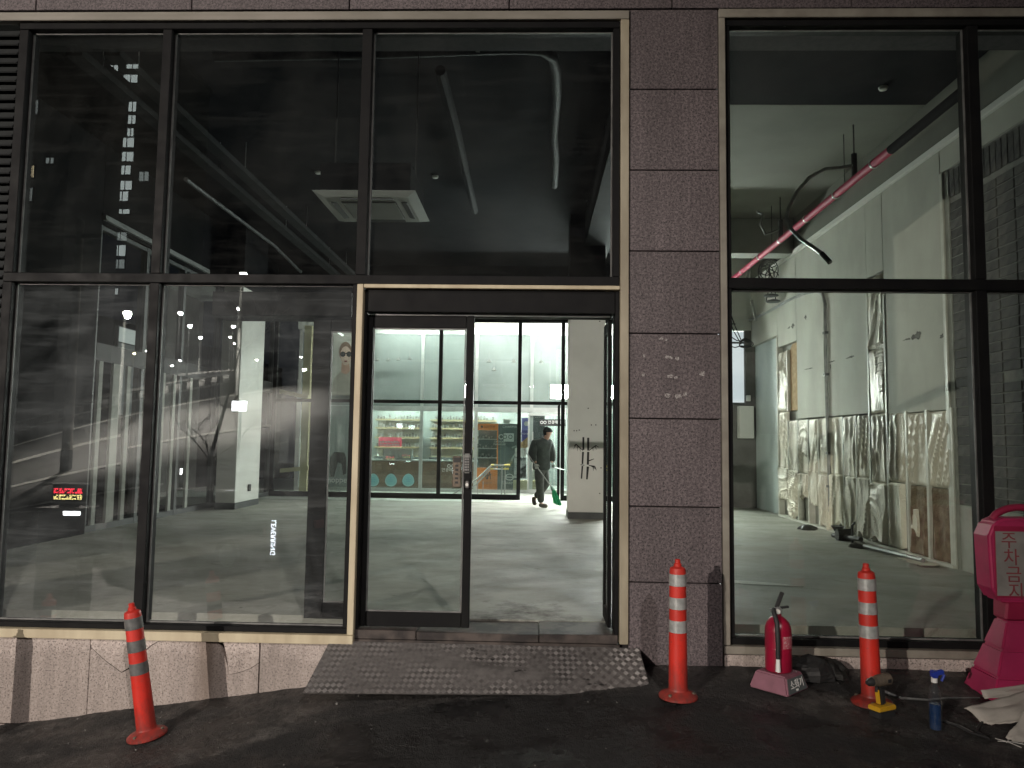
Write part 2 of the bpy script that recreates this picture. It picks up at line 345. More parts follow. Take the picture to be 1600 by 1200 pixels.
m_skin = pm('skin', (0.50, 0.30, 0.23), (0.44, 0.26, 0.20), 12, 0.55)
m_shoe = pm('brown_suede', (0.17, 0.14, 0.12), (0.12, 0.10, 0.085), 14, 0.8)
m_knit = pm('black_knit', (0.018, 0.018, 0.018), (0.03, 0.03, 0.03), 60, 0.95)
m_glove = pm('grey_glove', (0.50, 0.50, 0.47), (0.42, 0.42, 0.4), 20, 0.85)
m_green = pm('green_bristle', (0.03, 0.36, 0.15), (0.04, 0.46, 0.20), 60, 0.6, stretch=(6, 6, 1))
m_dpan = pm('dusty_green_plastic', (0.12, 0.22, 0.17), (0.16, 0.27, 0.21), 9, 0.5)
m_carp = pm('black_car_paint', (0.012, 0.012, 0.014), (0.016, 0.016, 0.018), 3, 0.12, coat=1.0)
m_carb = pm('silver_blue_car_paint', (0.22, 0.28, 0.36), (0.2, 0.25, 0.33), 3, 0.2, coat=1.0, metal=0.3)
m_carglass = pm('car_window', (0.01, 0.01, 0.012), (0.014, 0.014, 0.016), 2, 0.05)
m_bark = pm('bark', (0.26, 0.23, 0.20), (0.16, 0.14, 0.12), 14, 0.9, bmp=0.5, bscale=30, stretch=(1, 1, 0.2))
m_pole = pm('concrete_pole', (0.42, 0.41, 0.38), (0.34, 0.33, 0.31), 3, 0.8)
m_tower = pm('tower_render', (0.16, 0.16, 0.16), (0.13, 0.13, 0.13), 0.3, 0.85)
m_winoff = pm('unlit_window', (0.02, 0.022, 0.026), (0.03, 0.032, 0.036), 0.5, 0.15)
m_road = pm('road_asphalt', (0.026, 0.026, 0.026), (0.05, 0.05, 0.048), 0.7, 0.75, bmp=0.5, bscale=60)
m_pave = pm('pavement_concrete', (0.22, 0.21, 0.19), (0.15, 0.145, 0.13), 1.5, 0.85, bmp=0.3, bscale=25)
m_line = pm('road_paint', (0.66, 0.66, 0.62), (0.42, 0.42, 0.4), 5, 0.6)
m_bank = pm('dark_bank', (0.035, 0.035, 0.032), (0.016, 0.016, 0.015), 1.0, 0.95, bmp=0.6, bscale=6)
e_white = em('lit_white', (1.0, 0.98, 0.92), 3)
e_lamp = em('lamp_lens', (1.0, 0.93, 0.80), 420)
e_lampy = em('yellow_lamp_lens', (1.0, 0.78, 0.35), 120)
e_far = em('far_lamp_lens', (1.0, 0.97, 0.9), 300)
e_near = em('fill_lamp_lens', (1.0, 0.95, 0.88), 60)
e_win = em('lit_window_white', (0.85, 0.95, 0.92), 3.2)
e_winw = em('lit_window_warm', (1.0, 0.82, 0.5), 3.0)
e_panel = em('lobby_light_panel', (1.0, 1.0, 0.94), 100)
e_led_r = em('red_led', (1.0, 0.03, 0.06), 10)
e_led_y = em('yellow_led', (1.0, 0.85, 0.3), 8)
e_sign = em('white_lightbox', (0.95, 0.97, 1.0), 16)
e_green = em('green_neon', (0.05, 0.9, 0.45), 6)
e_letters = em('white_led_letters', (0.85, 0.9, 1.0), 12)
e_head = em('headlight_lens', (0.95, 0.97, 1.0), 60)
e_bluel = em('blue_led', (0.15, 0.15, 1.0), 8)
e_tail = em('red_tail_lens', (1.0, 0.03, 0.12), 7)
e_shop = em('shop_ceiling_light', (0.98, 1.0, 0.95), 120)
e_box = em('white_sign_box', (1.0, 1.0, 0.96), 285)
e_redsign = em('red_sign_box', (1.0, 0.08, 0.16), 0.55, (0.5, 0.05, 0.1))
e_frost = em('frosted_glow_panel', (0.84, 0.92, 1.0), 0.75)  # glow put into the pane for the lit space behind it

# ================================================================== GROUND
def lerp(a, b, t): return a + (b - a) * t
def sst(a, b, x):
    t = max(0, min(1, (x - a) / (b - a))); return t * t * (3 - 2 * t)
def interp(x, P):
    if x <= P[0][0]: return P[0][1]
    for (a, fa), (b, fb) in zip(P, P[1:]):
        if x <= b: return lerp(fa, fb, (x - a) / (b - a))
    return P[-1][1]
HB = [(-9, -1.40), (-7, -1.20), (-4, -0.76), (-1.66, -0.42), (0.9, -0.205), (1.42, -0.20), (3.4, -0.195), (12, -0.15)]
def gz(x, y):
    L = -y; h = interp(x, HB) - 0.11 * max(0, min(L, 1.0))
    st = -1.15 + 0.03 * max(0, L - 8) if L > 0 else -1.1
    t = sst(3.5, 9, L)
    if y > 0: t = sst(-6.7, -8.5, x) if x < 0 else 0
    return lerp(h, max(st, -1.15), t)
def graded(a, b, lo, hi, fine, grow=1.22):
    xs = []; n = int(round((hi - lo) / fine)); xs = [lo + (hi - lo) * i / n for i in range(n + 1)]
    st = fine; x = hi
    while x < b: st *= grow; x += st; xs.append(x)
    st = fine; x = lo
    while x > a: st *= grow; x -= st; xs.insert(0, x)
    return xs
gxs = graded(-140, 90, -4.6, 4.4, 0.045); gys = graded(-170, 70, -2.0, 0.05, 0.04)
g = MB(); vs = []
for y in gys:
    for x in gxs:
        z = gz(x, y)
        if -5 < x < 5 and -3 < y < 0.5:
            z += 0.010 * mnoise.noise((x * 2.1, y * 2.1, 1)) + 0.006 * mnoise.noise((x * 9, y * 9, 5)) + 0.004 * mnoise.noise((x * 23, y * 23, 9))
        vs.append((x, y, z))
nx = len(gxs)
g.add(vs, [(j * nx + i, j * nx + i + 1, (j + 1) * nx + i + 1, (j + 1) * nx + i) for j in range(len(gys) - 1) for i in range(nx - 1)])
m, t, b = nt('street_asphalt')
ge = N(t, 'ShaderNodeNewGeometry'); sp = N(t, 'ShaderNodeSeparateXYZ'); t.links.new(ge.outputs['Position'], sp.inputs[0]); v = coords(t)
q = math_(t, 'MULTIPLY', math_(t, 'POWER', math_(t, 'ABSOLUTE', sp.outputs[0]), 2.0), 0.125)
q = math_(t, 'ADD', math_(t, 'ADD', sp.outputs[1], q), 0.40)
q = math_(t, 'ADD', q, math_(t, 'MULTIPLY', math_(t, 'SUBTRACT', noise(t, v, 2.5, 6, 0.7), 0.5), 0.45))
msk = ramp(t, q, 0.0, 0.05)
old = ramp(t, noise(t, v, 26, 6, 0.75), 0.35, 0.7, (0.010, 0.0092, 0.0088), (0.066, 0.061, 0.057))
old = mix(t, ramp(t, noise(t, v, 2.3, 5, 0.65), 0.56, 0.70), old, (0.105, 0.097, 0.09))
old = mix(t, ramp(t, noise(t, v, 3.1, 5, 0.65), 0.52, 0.66), old, (0.017, 0.016, 0.016))
new = ramp(t, noise(t, v, 70, 4, 0.7), 0.35, 0.75, (0.004, 0.004, 0.004), (0.024, 0.023, 0.023))
new = mix(t, ramp(t, noise(t, v, 1.6, 6, 0.7), 0.58, 0.75), new, (0.034, 0.032, 0.030))
t.links.new(mix(t, msk, new, old), b.inputs['Base Color'])
t.links.new(ramp(t, noise(t, v, 3.0, 5), 0.42, 0.60, (0.26, 0.26, 0.26), (0.85, 0.85, 0.85)), b.inputs['Roughness'])
bump(t, b, math_(t, 'ADD', noise(t, v, 120, 3), math_(t, 'MULTIPLY', noise(t, v, 22, 4), 1.5)), 1.0, 0.018)
obj('ground', g, m, smooth=True, kind='structure')
# grit and scraps on the asphalt in front of the wall
lit = MB()
for i in range(150):
    x = random.uniform(-3.6, 3.6); y = -random.random() ** 1.5 * 1.7 - 0.04; s = random.uniform(0.0015, 0.005) * (2.4 if i % 23 == 0 else 1)
    lit.rbox((x, y, gz(x, y) + s * 0.6), (s * random.uniform(1, 2.2), s * random.uniform(1, 2), s * 0.9), (random.random(), random.random(), random.random() * 3))
obj('litter_grit', lit, m_grit, kind='stuff')

# ================================================================== FACADE STONE
def slab(parent, x0, x1, z0, z1, y0, y1, mt, gap=0.0045, name='slab', **kw):
    return obj(name, MB().box(x0 + gap, x1 - gap, y0, y1, z0 + gap, z1 - gap), mt, parent, bevel=0.003, **kw)
pier = thing('stone_pier', 'speckled granite pier between doorway and right shop window with torn paper scraps', 'stone pier', (1.07, 0, -0.2))
obj('backing', MB().box(0.735, 1.405, 0.035, 0.6, -0.5, 5.6), m_joint, pier)
zs = [-0.45, 0.39, 0.95, 1.61, 2.26, 2.90, 3.54, 4.19, 4.845]
pslabs = [slab(pier, 0.72, 1.42, a, b2, 0.0, 0.034, m_gran) for a, b2 in zip(zs, zs[1:])]
def scrap(parent, px, py, w, h, ang=0.0):
    p = at(px, py, 0.0); n = 9; poly = []
    for k in range(n):
        a = 2 * PI * k / n; rr = random.uniform(0.65, 1.1)
        c = max(abs(math.cos(a)), abs(math.sin(a))); x = math.cos(a) / c * w / 2 * rr; z = math.sin(a) / c * h / 2 * rr
        poly.append((p.x + x * math.cos(ang) - z * math.sin(ang), p.z + x * math.sin(ang) + z * math.cos(ang)))
    obj('paper_scrap', MB().xz(poly, -0.002, -0.0005), m_residue, parent)
for a in [(1033, 529, .030, .022), (1041, 531, .02, .02), (1044, 558, .05, .025), (1058, 560, .035, .03), (1047, 588, .05, .03), (1056, 590, .03, .02), (1043, 618, .045, .035), (1060, 619, .06, .035), (1070, 616, .03, .03), (1097, 584, .04, .045), (1006, 556, .015, .03), (1005, 585, .02, .03), (1050, 559, .02, .02)]:
    scrap(pslabs[3], *a, random.uniform(-.15, .15))
top = thing('stone_fascia', 'long course of granite slabs running above both shop windows', 'stone band', (0, 0, 4.85))
obj('backing', MB().box(-6, 6.5, 0.035, 0.6, 4.83, 5.6), m_joint, top)
xs = [-5.35, -4.07, -2.79, -1.51, -0.23, 1.06, 2.46, 3.86, 5.26]
for a, b2 in zip(xs, xs[1:]): slab(top, a, b2, 4.85, 5.5, 0.0, 0.034, m_gran)
plinth = thing('stone_plinth', 'pale cracked granite plinth under the left window with a brown stain', 'stone plinth', (-3, 0, -0.5))
obj('backing', MB().box(-6, -1.36, 0.035, 0.5, -1.6, -0.11), m_joint, plinth)
for a, b2 in ((-5.9, -4.6), (-4.6, -3.32)):
    slab(plinth, a, b2, -0.745, -0.105, 0.0, 0.034, m_plinth); slab(plinth, a, b2, -1.5, -0.745, 0.0, 0.034, m_plinth)
def F(px, py): p = at(px, py, 0.0); return (p.x, p.z)
xa, xb = -3.32, -2.03
c1 = [F(143, 1012), F(165, 1032), F(190, 1050), F(205, 1062)]; c2 = [F(250, 990), F(236, 1008), F(222, 1020), F(207, 1040), F(190, 1050)]
k1 = [F(343, 989), F(350, 1018), F(356, 1040), F(357, 1054)]; k2 = [F(357, 1054), F(374, 1050), F(390, 1045), F(402, 1036)]
zt = -0.108
def pieces(poly): 
    # pull a polygon slightly towards its centre so that the crack stays open
    cx = sum(p[0] for p in poly) / len(poly); cz = sum(p[1] for p in poly) / len(poly)
    return [(p[0] + (0.003 if p[0] < cx else -0.003), p[1]) for p in poly]
c2t = (c2[0][0], zt)
pA = [(xa, zt), c2t] + c2[1:] + [c1[1], c1[0], (xa, c1[0][1] + 0.02)]
pB = [(xa, c1[0][1] - 0.02), (c1[0][0], c1[0][1] - 0.006), (c1[1][0], c1[1][1] - 0.006), (c1[2][0], c1[2][1] - 0.007), (c2[3][0] + 0.004, c2[3][1] - 0.008), (c2[2][0] + 0.005, c2[2][1] - 0.004), (c2[1][0] + 0.006, c2[1][1] - 0.003), (c2t[0] + 0.007, zt),
      (k1[0][0] - 0.014, zt), (k1[1][0] - 0.008, k1[1][1]), (k1[2][0] - 0.003, k1[2][1]), (k1[3][0] - 0.002, k1[3][1] - 0.004), (k2[1][0], k2[1][1] - 0.005), (k2[2][0], k2[2][1] - 0.004), (xb - 0.006, k2[3][1] - 0.004), (xb - 0.006, -1.5), (xa, -1.5)]
pC = [(k1[0][0] + 0.034, zt), (xb - 0.005, zt), (xb - 0.005, k2[3][1] + 0.002), k2[2], k2[1], (k1[3][0] + 0.002, k1[3][1]), (k1[2][0] + 0.004, k1[2][1]), (k1[1][0] + 0.014, k1[1][1])]
def ysl(poly, dy=0.0): return MB().xz(poly, dy, 0.034)
obj('slab', ysl(pA), m_plinth, plinth, label='broken corner of the cracked slab'); obj('slab', ysl(pB, 0.001), m_plinth, plinth); obj('slab', ysl(pC, -0.004), m_plinth, plinth, label='loose broken piece of slab')
slab(plinth, -2.03, -1.02, -1.5, -0.105, 0.0, 0.034, m_plinth)
sillp = thing('stone_plinth', 'low dim granite base course under the right window', 'stone plinth', (2.9, 0, -0.2))
obj('backing', MB().box(1.42, 6, 0.03, 0.5, -0.6, -0.12), m_joint, sillp)
for a, b2 in ((1.42, 2.46), (2.46, 3.86), (3.86, 5.2)): slab(sillp, a, b2, -0.5, -0.115, -0.012, 0.03, m_plinth)
under = thing('stone_threshold', 'dirty dark stone threshold in the doorway above the metal ramp', 'threshold', (-0.35, 0, -0.1))
obj('backing', MB().box(-1.36, 0.735, 0.06, 0.5, -0.7, -0.075), m_joint, under)
m_thr = pm('dirty_threshold', (0.085, 0.068, 0.06), (0.025, 0.02, 0.019), 6, 0.7, lo=0.4, hi=0.6, bmp=0.3, bscale=40)
for a, b2, zz in ((-1.35, -0.86, -0.004), (-0.86, 0.06, -0.012), (0.06, 0.65, -0.006)):
    obj('slab', MB().box(a + .003, b2 - .003, 0.02, 0.42, -0.07, zz), m_thr, under, bevel=0.004)
obj('riser', MB().box(-1.35, 0.66, 0.025, 0.055, -0.6, -0.075), m_thr, under)

# ================================================================== STOREFRONT GLAZING
def rail(parent, x0, x1, y0, y1, z0, z1, mt=None, name='frame_rail', bv=0.004, **kw):
    return obj(name, MB().box(x0, x1, y0, y1, z0, z1), mt or m_black, parent, bevel=bv, **kw)
def pane(parent, x0, x1, z0, z1, y, mg, gk=True, th=0.010):
    o = obj('glass_pane', MB().box(x0, x1, y, y + th, z0, z1), mg, parent)
    if gk:
        w = 0.011; gb = MB()
        gb.box(x0, x0 + w, y - 0.012, y - 0.001, z0, z1); gb.box(x1 - w, x1, y - 0.012, y - 0.001, z0, z1)
        gb.box(x0 + w, x1 - w, y - 0.012, y - 0.001, z0, z0 + w); gb.box(x0 + w, x1 - w, y - 0.012, y - 0.001, z1 - w, z1)
        obj('gasket', gb, m_gasket, o)
    return o
wl = thing('storefront_window', 'tall two-row dusty black-framed window left of and above the doorway, reflecting the street', 'shop window', (-2, 0.05, -0.05))
GY = 0.085
# cream outer trim
rail(wl, -5.6, 0.72, -0.022, 0.05, 4.755, 4.825, m_trimt, 'trim')
rail(wl, 0.655, 0.72, -0.022, 0.06, -0.06, 4.752, m_trimj, 'trim')
rail(wl, -5.6, -1.325, -0.03, 0.08, -0.105, -0.038, m_trim, 'trim')
rail(wl, -1.373, -1.325, -0.022, 0.06, -0.035, 2.622, m_trim, 'trim')
rail(wl, -1.322, 0.652, -0.022, 0.05, 2.592, 2.622, m_trim, 'trim')
# black rails and mullions, 14 cm deep
rail(wl, -4.20, 0.65, 0.01, 0.15, 4.70, 4.752)
rail(wl, -4.20, 0.65, 0.012, 0.15, 2.628, 2.70)
rail(wl, -4.20, -1.376, 0.012, 0.15, -0.035, 0.005)
for x0, x1, z0, z1 in ((-4.20, -4.125, 0.007, 2.626), (-4.20, -4.125, 2.702, 4.698), (-3.02, -2.945, 0.007, 2.626), (-3.02, -2.945, 2.702, 4.698), (-1.40, -1.32, 2.702, 4.698), (-1.415, -1.376, 0.007, 2.626), (0.60, 0.652, 2.702, 4.698)):
    rail(wl, x0, x1, 0.014, 0.16, z0, z1, name='mullion')
for x0, x1, z0, z1, mg in ((-4.125, -3.02, 2.70, 4.70, m_glassU), (-2.945, -1.40, 2.70, 4.70, m_glassU), (-1.32, 0.60, 2.70, 4.70, m_glassU),
                           (-4.125, -3.02, 0.005, 2.628, m_glassL), (-2.945, -1.415, 0.005, 2.628, m_glassL)):
    pane(wl, x0 + .001, x1 - .001, z0 + .001, z1 - .001, GY, mg)
wr = thing('storefront_window', 'black-framed window right of the granite pier, showing the stripped wall inside', 'shop window', (3, 0.05, -0.05))
rail(wr, 1.42, 5.6, -0.022, 0.05, 4.765, 4.835, m_trimw, 'trim')
rail(wr, 1.42, 1.468, -0.022, 0.06, -0.05, 4.762, m_trimw, 'trim')
rail(wr, 1.42, 5.6, -0.03, 0.07, -0.11, -0.054, m_trimw, 'trim')
rail(wr, 1.47, 5.5, 0.012, 0.17, 4.715, 4.762); rail(wr, 1.47, 5.5, 0.012, 0.17, 2.618, 2.70); rail(wr, 1.47, 5.5, 0.012, 0.17, -0.05, -0.005)
for x0, x1 in ((1.47, 1.51), (3.35, 3.435), (4.9, 4.98)):
    rail(wr, x0, x1, 0.014, 0.17, -0.003, 2.616, name='mullion'); rail(wr, x0, x1, 0.014, 0.17, 2.702, 4.713, name='mullion')
for x0, x1 in ((1.51, 3.35), (3.435, 4.9)):
    pane(wr, x0 + .001, x1 - .001, -0.004, 2.617, GY, m_glassR); pane(wr, x0 + .001, x1 - .001, 2.701, 4.714, GY, m_glassR)
lv = thing('louvre_panel', 'dark slatted louvre panel at the far left beside the window', 'louvre', (-4.6, 0.05, 1))
rail(lv, -5.5, -4.21, 0.10, 0.14, -0.03, 4.74, name='backing')
slat = obj('slat', MB().rbox((0, 0, 0), (1.24, 0.012, 0.075), (math.radians(-38), 0, 0)), m_duct, lv, loc=(0, 0, 0))
slat.location = (-4.84 + 4.6, 0.055 - 0.05, 0.02 - 1)
for k in range(1, 62): inst(slat, lv, (-0.24, 0.005, -0.98 + k * 0.0765))
# ------------------------------------------------------------------ doorway
dh = thing('door_header', 'black boxed header over the glass entrance door', 'door header', (-0.4, 0.2, 2.5))
rail(dh, -1.321, 0.62, 0.03, 0.34, 2.415, 2.59, name='box'); rail(dh, -2.6, -1.47, 0.20, 0.5, 2.405, 2.60, name='box')
rail(dh, 0.622, 0.652, 0.02, 0.2, -0.004, 2.59, name='jamb'); rail(dh, -1.324, -1.304, 0.03, 0.30, -0.002, 2.413, name='jamb')
obj('track', MB().box(-1.25, 0.59, 0.10, 0.13, 2.400, 2.413), m_steel, dh)
door = thing('glass_door', 'closed black-framed glass door leaf with a keypad lock', 'door', (-0.87, 0.12, 0))
for n_, x0, x1, z0, z1 in (('stile', -1.302, -1.266, 0.006, 2.40), ('stile', -0.530, -0.470, 0.006, 2.40), ('rail', -1.264, -0.532, 0.006, 0.115), ('rail', -1.264, -0.532, 2.30, 2.40)):
    rail(door, x0, x1, 0.10, 0.145, z0, z1, name=n_)
pane(door, -1.263, -0.533, 0.116, 2.299, 0.118, m_glassD)
p = at(730, 724, 0.09)
lk = obj('keypad_lock', MB().box(p.x - .030, p.x + .030, 0.072, 0.099, p.z - .075, p.z + .075), m_steel, door, bevel=0.012, bseg=3)
obj('keypad', MB().box(p.x - .021, p.x + .021, 0.066, 0.071, p.z - .062, p.z + .045), m_blackt, lk, bevel=0.002)
kb = MB()
for r_ in range(5):
    for c_ in range(3): kb.box(p.x - .017 + c_ * .0125, p.x - .008 + c_ * .0125, 0.063, 0.0655, p.z - .055 + r_ * .020, p.z - .041 + r_ * .020)
obj('keypad_button', kb, m_steel, lk, kind='stuff')
p2 = at(730, 757, 0.09)
hd = obj('key_cylinder', MB().box(p2.x - .022, p2.x + .022, 0.075, 0.099, p2.z - .035, p2.z + .035), m_steel, door, bevel=0.012, bseg=3)
obj('turn_knob', MB().tube([(p2.x, 0.074, p2.z), (p2.x, 0.055, p2.z)], 0.012, 12), m_whitew, hd)
p3 = at(714, 737, 0.105)
ir = obj('inner_lock_body', MB().box(p3.x - .033, p3.x + .033, 0.090, 0.117, p3.z - .120, p3.z + .120), m_toolgrey, door, bevel=0.006)
kb = MB()
for r_ in range(5): kb.box(p3.x - .012, p3.x + .012, 0.086, 0.0895, p3.z - .09 + r_ * .032, p3.z - .074 + r_ * .032)
obj('lock_button', kb, m_blackt, ir, kind='stuff')
obj('lock_screen', MB().box(p3.x - .026, p3.x + .026, 0.086, 0.0895, p3.z + .072, p3.z + .110), m_blackt, ir)
d2 = thing('glass_door', 'open black-framed glass door leaf swung inwards against the right jamb', 'door', (0.602, 0.2, 0))
rail(d2, 0.588, 0.616, 0.20, 0.275, 0.006, 2.40, name='stile'); rail(d2, 0.588, 0.616, 0.52, 0.60, 0.006, 2.40, name='stile')
rail(d2, 0.588, 0.616, 0.277, 0.518, 0.006, 0.115, name='rail'); rail(d2, 0.588, 0.616, 0.277, 0.518, 2.30, 2.40, name='rail')
obj('glass_pane', MB().box(0.598, 0.604, 0.2775, 0.5175, 0.116, 2.299), m_glassD, d2)
sl = thing('glass_door', 'black-framed glass sidelight leaf standing just inside the left window beside the doorway', 'door', (-1.6, 0.32, 0))
rail(sl, -1.80, -1.655, 0.30, 0.36, 0.006, 2.403, name='stile'); rail(sl, -1.44, -1.36, 0.30, 0.36, 0.006, 2.403, name='stile')
rail(sl, -1.653, -1.442, 0.30, 0.36, 0.006, 0.13, name='rail'); rail(sl, -1.653, -1.442, 0.30, 0.36, 2.30, 2.403, name='rail')
pane(sl, -1.652, -1.443, 0.131, 2.299, 0.325, m_glassD)
# ------------------------------------------------------------------ chequer plate ramp
rp = thing('metal_ramp', 'worn chequer plate ramp lying from the asphalt up to the doorway', 'ramp', (-0.35, -0.2, -0.2))
A, B_, C_, D_ = Vector((-1.575, -0.40, -0.335)), Vector((0.835, -0.40, -0.295)), Vector((0.80, -0.005, -0.088)), Vector((-1.50, -0.005, -0.082))
nrm = (B_ - A).cross(D_ - A).normalized()
pl = MB(); pl.hexa([q - nrm * 0.006 for q in (A, B_, C_, D_)], [A, B_, C_, D_])
m, t, b = nt('chequer_plate'); v = coords(t)
c = ramp(t, noise(t, v, 4, 6, 0.7), 0.35, 0.65, (0.065, 0.06, 0.058), (0.20, 0.187, 0.18))
c = mix(t, ramp(t, noise(t, coords(t, (1, 2, 2)), 5.5, 6, 0.75), 0.60, 0.66), c, (0.02, 0.018, 0.018))
t.links.new(c, b.inputs['Base Color']); b.inputs['Metallic'].default_value = 0.35; b.inputs['Roughness'].default_value = 0.5
bump(t, b, noise(t, v, 60, 4), 0.3, 0.003); m_cheq = m
plate = obj('plate', pl, m_cheq, rp)
tr = MB(); nx_, ny_ = 58, 10
for i in range(nx_):
    for j in range(ny_):
        u, w = (i + .5) / nx_, (j + .5) / ny_
        p = (A * (1 - u) + B_ * u) * (1 - w) + (D_ * (1 - u) + C_ * u) * w
        ex = (B_ - A).normalized(); ey = nrm.cross(ex); sg = 1 if (i + j) % 2 else -1
        a_ = math.radians(45) * sg; d_ = ex * math.cos(a_) + ey * math.sin(a_); e_ = nrm.cross(d_)
        for k in (-1.5, -.5, .5, 1.5):
            c_ = p + e_ * k * 0.0075; hl = 0.0155
            tr.add([c_ - d_ * hl - e_ * .0022, c_ + d_ * hl - e_ * .0022, c_ + d_ * hl + e_ * .0022, c_ - d_ * hl + e_ * .0022,
                    c_ - d_ * hl * .8 + nrm * .0026, c_ + d_ * hl * .8 + nrm * .0026], [(0, 1, 5, 4), (2, 3, 4, 5), (1, 2, 5), (3, 0, 4)])
m_cheq2 = pm('tread_bar_metal', (0.42, 0.395, 0.385), (0.13, 0.12, 0.117), 4, 0.4, metal=0.5, lo=0.4, hi=0.6)
obj('tread_bar', tr, m_cheq2, rp, kind='stuff')
obj('side_flange', MB().hexa([B_ - nrm * .007, B_ + Vector((.004, 0, -.03)), C_ + Vector((.004, 0, -.1)), C_ - nrm * .007], [B_ - nrm * .007 + Vector((-.006, 0, 0)), B_ + Vector((-.002, 0, -.03)), C_ + Vector((-.002, 0, -.1)), C_ - nrm * .007 + Vector((-.006, 0, 0))]), m_dkgrey, rp)

# ================================================================== INTERIOR SHELL
m, t, b = nt('stripped_concrete_floor'); v = coords(t)
c = ramp(t, noise(t, coords(t, (1, 1.25, 1)), 1.1, 9, 0.72, 0.4), 0.34, 0.66, (0.275, 0.275, 0.24), (0.43, 0.43, 0.385))
c = mix(t, ramp(t, noise(t, coords(t, (0.9, 1.5, 1)), 1.9, 9, 0.78, 0.8), 0.57, 0.70), c, (0.20, 0.195, 0.165))
c = mix(t, ramp(t, noise(t, coords(t, (1, 2, 1)), 3.4, 7, 0.75), 0.64, 0.69), c, (0.10, 0.095, 0.082))
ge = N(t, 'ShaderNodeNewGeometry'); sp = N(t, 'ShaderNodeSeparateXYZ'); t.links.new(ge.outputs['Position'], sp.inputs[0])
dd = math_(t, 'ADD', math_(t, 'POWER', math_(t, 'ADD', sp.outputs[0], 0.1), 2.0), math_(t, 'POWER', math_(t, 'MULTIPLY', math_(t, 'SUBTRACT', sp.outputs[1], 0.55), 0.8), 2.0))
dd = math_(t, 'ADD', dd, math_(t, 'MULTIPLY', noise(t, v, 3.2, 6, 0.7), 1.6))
c = mix(t, ramp(t, dd, 0.6, 2.4, (0.92, 0.92, 0.92), (0, 0, 0)), c, (0.075, 0.065, 0.058))  # doorway dirt plus the fall-off of the lobby light, painted into the colour
t.links.new(c, b.inputs['Base Color'])
t.links.new(ramp(t, noise(t, coords(t, (1, 1.7, 1)), 1.3, 5), 0.35, 0.65, (0.50, 0.50, 0.50), (0.80, 0.80, 0.80)), b.inputs['Roughness']); b.inputs['Specular IOR Level'].default_value = 0.22
bump(t, b, math_(t, 'ADD', noise(t, v, 45, 4), math_(t, 'MULTIPLY', noise(t, v, 6, 4), 2.0)), 0.25, 0.006)
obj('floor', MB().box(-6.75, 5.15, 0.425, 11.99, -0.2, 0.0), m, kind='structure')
obj('lobby_floor', MB().box(-9.5, 6.3, 12.0, 21.0, -0.2, -0.003), m_tile, kind='structure')
obj('ceiling', MB().add([(-6.75, 0.15, 5.82), (5.15, 0.15, 5.82), (5.15, 3.75, 5.82), (2.0, 3.75, 5.82), (2.0, 12.7, 5.82), (-6.75, 12.7, 5.82)] + [(-6.75, 0.15, 6.0), (5.15, 0.15, 6.0), (5.15, 3.75, 6.0), (2.0, 3.75, 6.0), (2.0, 12.7, 6.0), (-6.75, 12.7, 6.0)],
    [(5, 4, 3, 2, 1, 0), (6, 7, 8, 9, 10, 11)] + [(i, (i + 1) % 6, (i + 1) % 6 + 6, i + 6) for i in range(6)]), m_bceil, kind='structure')
obj('ceiling_bare', MB().box(2.002, 5.15, 3.752, 12.69, 5.818, 6.0), m_conc_ceil, kind='structure')
bmr = obj('ceiling_beam', MB().box(2.002, 4.99, 8.6, 9.0, 5.12, 5.815), m_beam, bevel=0.01); props(bmr, 'grey concrete beam crossing under the bare ceiling near the red pipe', 'beam')
bmb = obj('ceiling_beam', MB().box(0.95, 1.45, 1.2, 11.0, 5.2, 5.815), m_dim); props(bmb, 'dark painted beam running back along the ceiling over the doorway side', 'beam')

# ------------------------------------------------------------------ right wall, stripped to its frame
RX = 5.0
rw = thing('interior_wall', 'half stripped plaster board wall on the right with exposed plastic-wrapped insulation and dark brick', 'wall', (RX, 6, 0))
obj('backing', MB().box(RX + .11, RX + .3, 0.2, 11.7, -0.05, 5.95), m_plaster, rw)
def wy(px, py=700): return atx(px, py, RX).y
def wz(px, py): return atx(px, py, RX).z
obj('wall_top', MB().box(RX, RX + .109, 0.2, 11.49, 5.19, 5.815), m_conc_ceil, rw)
obj('ledge', MB().box(RX - .035, RX + .10, 0.2, 11.48, 5.105, 5.187), m_whitew, rw, bevel=0.006)
def board(y0, y1, z0, z1, mt=None, x=0.0, **kw): return obj('wall_board', MB().box(RX + x, RX + .10, y0 + .004, y1 - .004, z0, z1 - .003), mt or m_board, rw, bevel=0.004, **kw)
YS = [wy(px) for px in (1217, 1232, 1247, 1263, 1279, 1297, 1318, 1338, 1360, 1387, 1417, 1449, 1488)]
board(3.47, YS[9], 1.88, 5.10); board(YS[9], YS[8], 3.95, 5.10, x=-.002); board(YS[8], YS[5], 1.92, 5.10); board(YS[5], YS[2], 1.93, 5.10, x=.003); board(YS[2], YS[0], 3.42, 5.10)
board(YS[0], 11.48, 3.68, 5.10, x=-.002); board(0.25, 3.465, 4.80, 5.10)
# recessed blue grey opening
obj('recess_panel', MB().box(RX + .085, RX + .105, YS[0] + .03, 11.48, 0.01, 3.675), m_teal, rw)
obj('door_casing', MB().box(RX - .02, RX + .1, YS[0] - .03, YS[0] + .028, 0.01, 3.66), m_stud, rw, bevel=0.004)
# torn opening showing raw board
obj('raw_board', MB().yz([(YS[1], 2.10), (YS[2] + .02, 2.10), (YS[2] + .02, 3.415), (YS[1] - .15, 3.40), (YS[1], 3.28)], RX + .05, RX + .09), m_osb, rw)
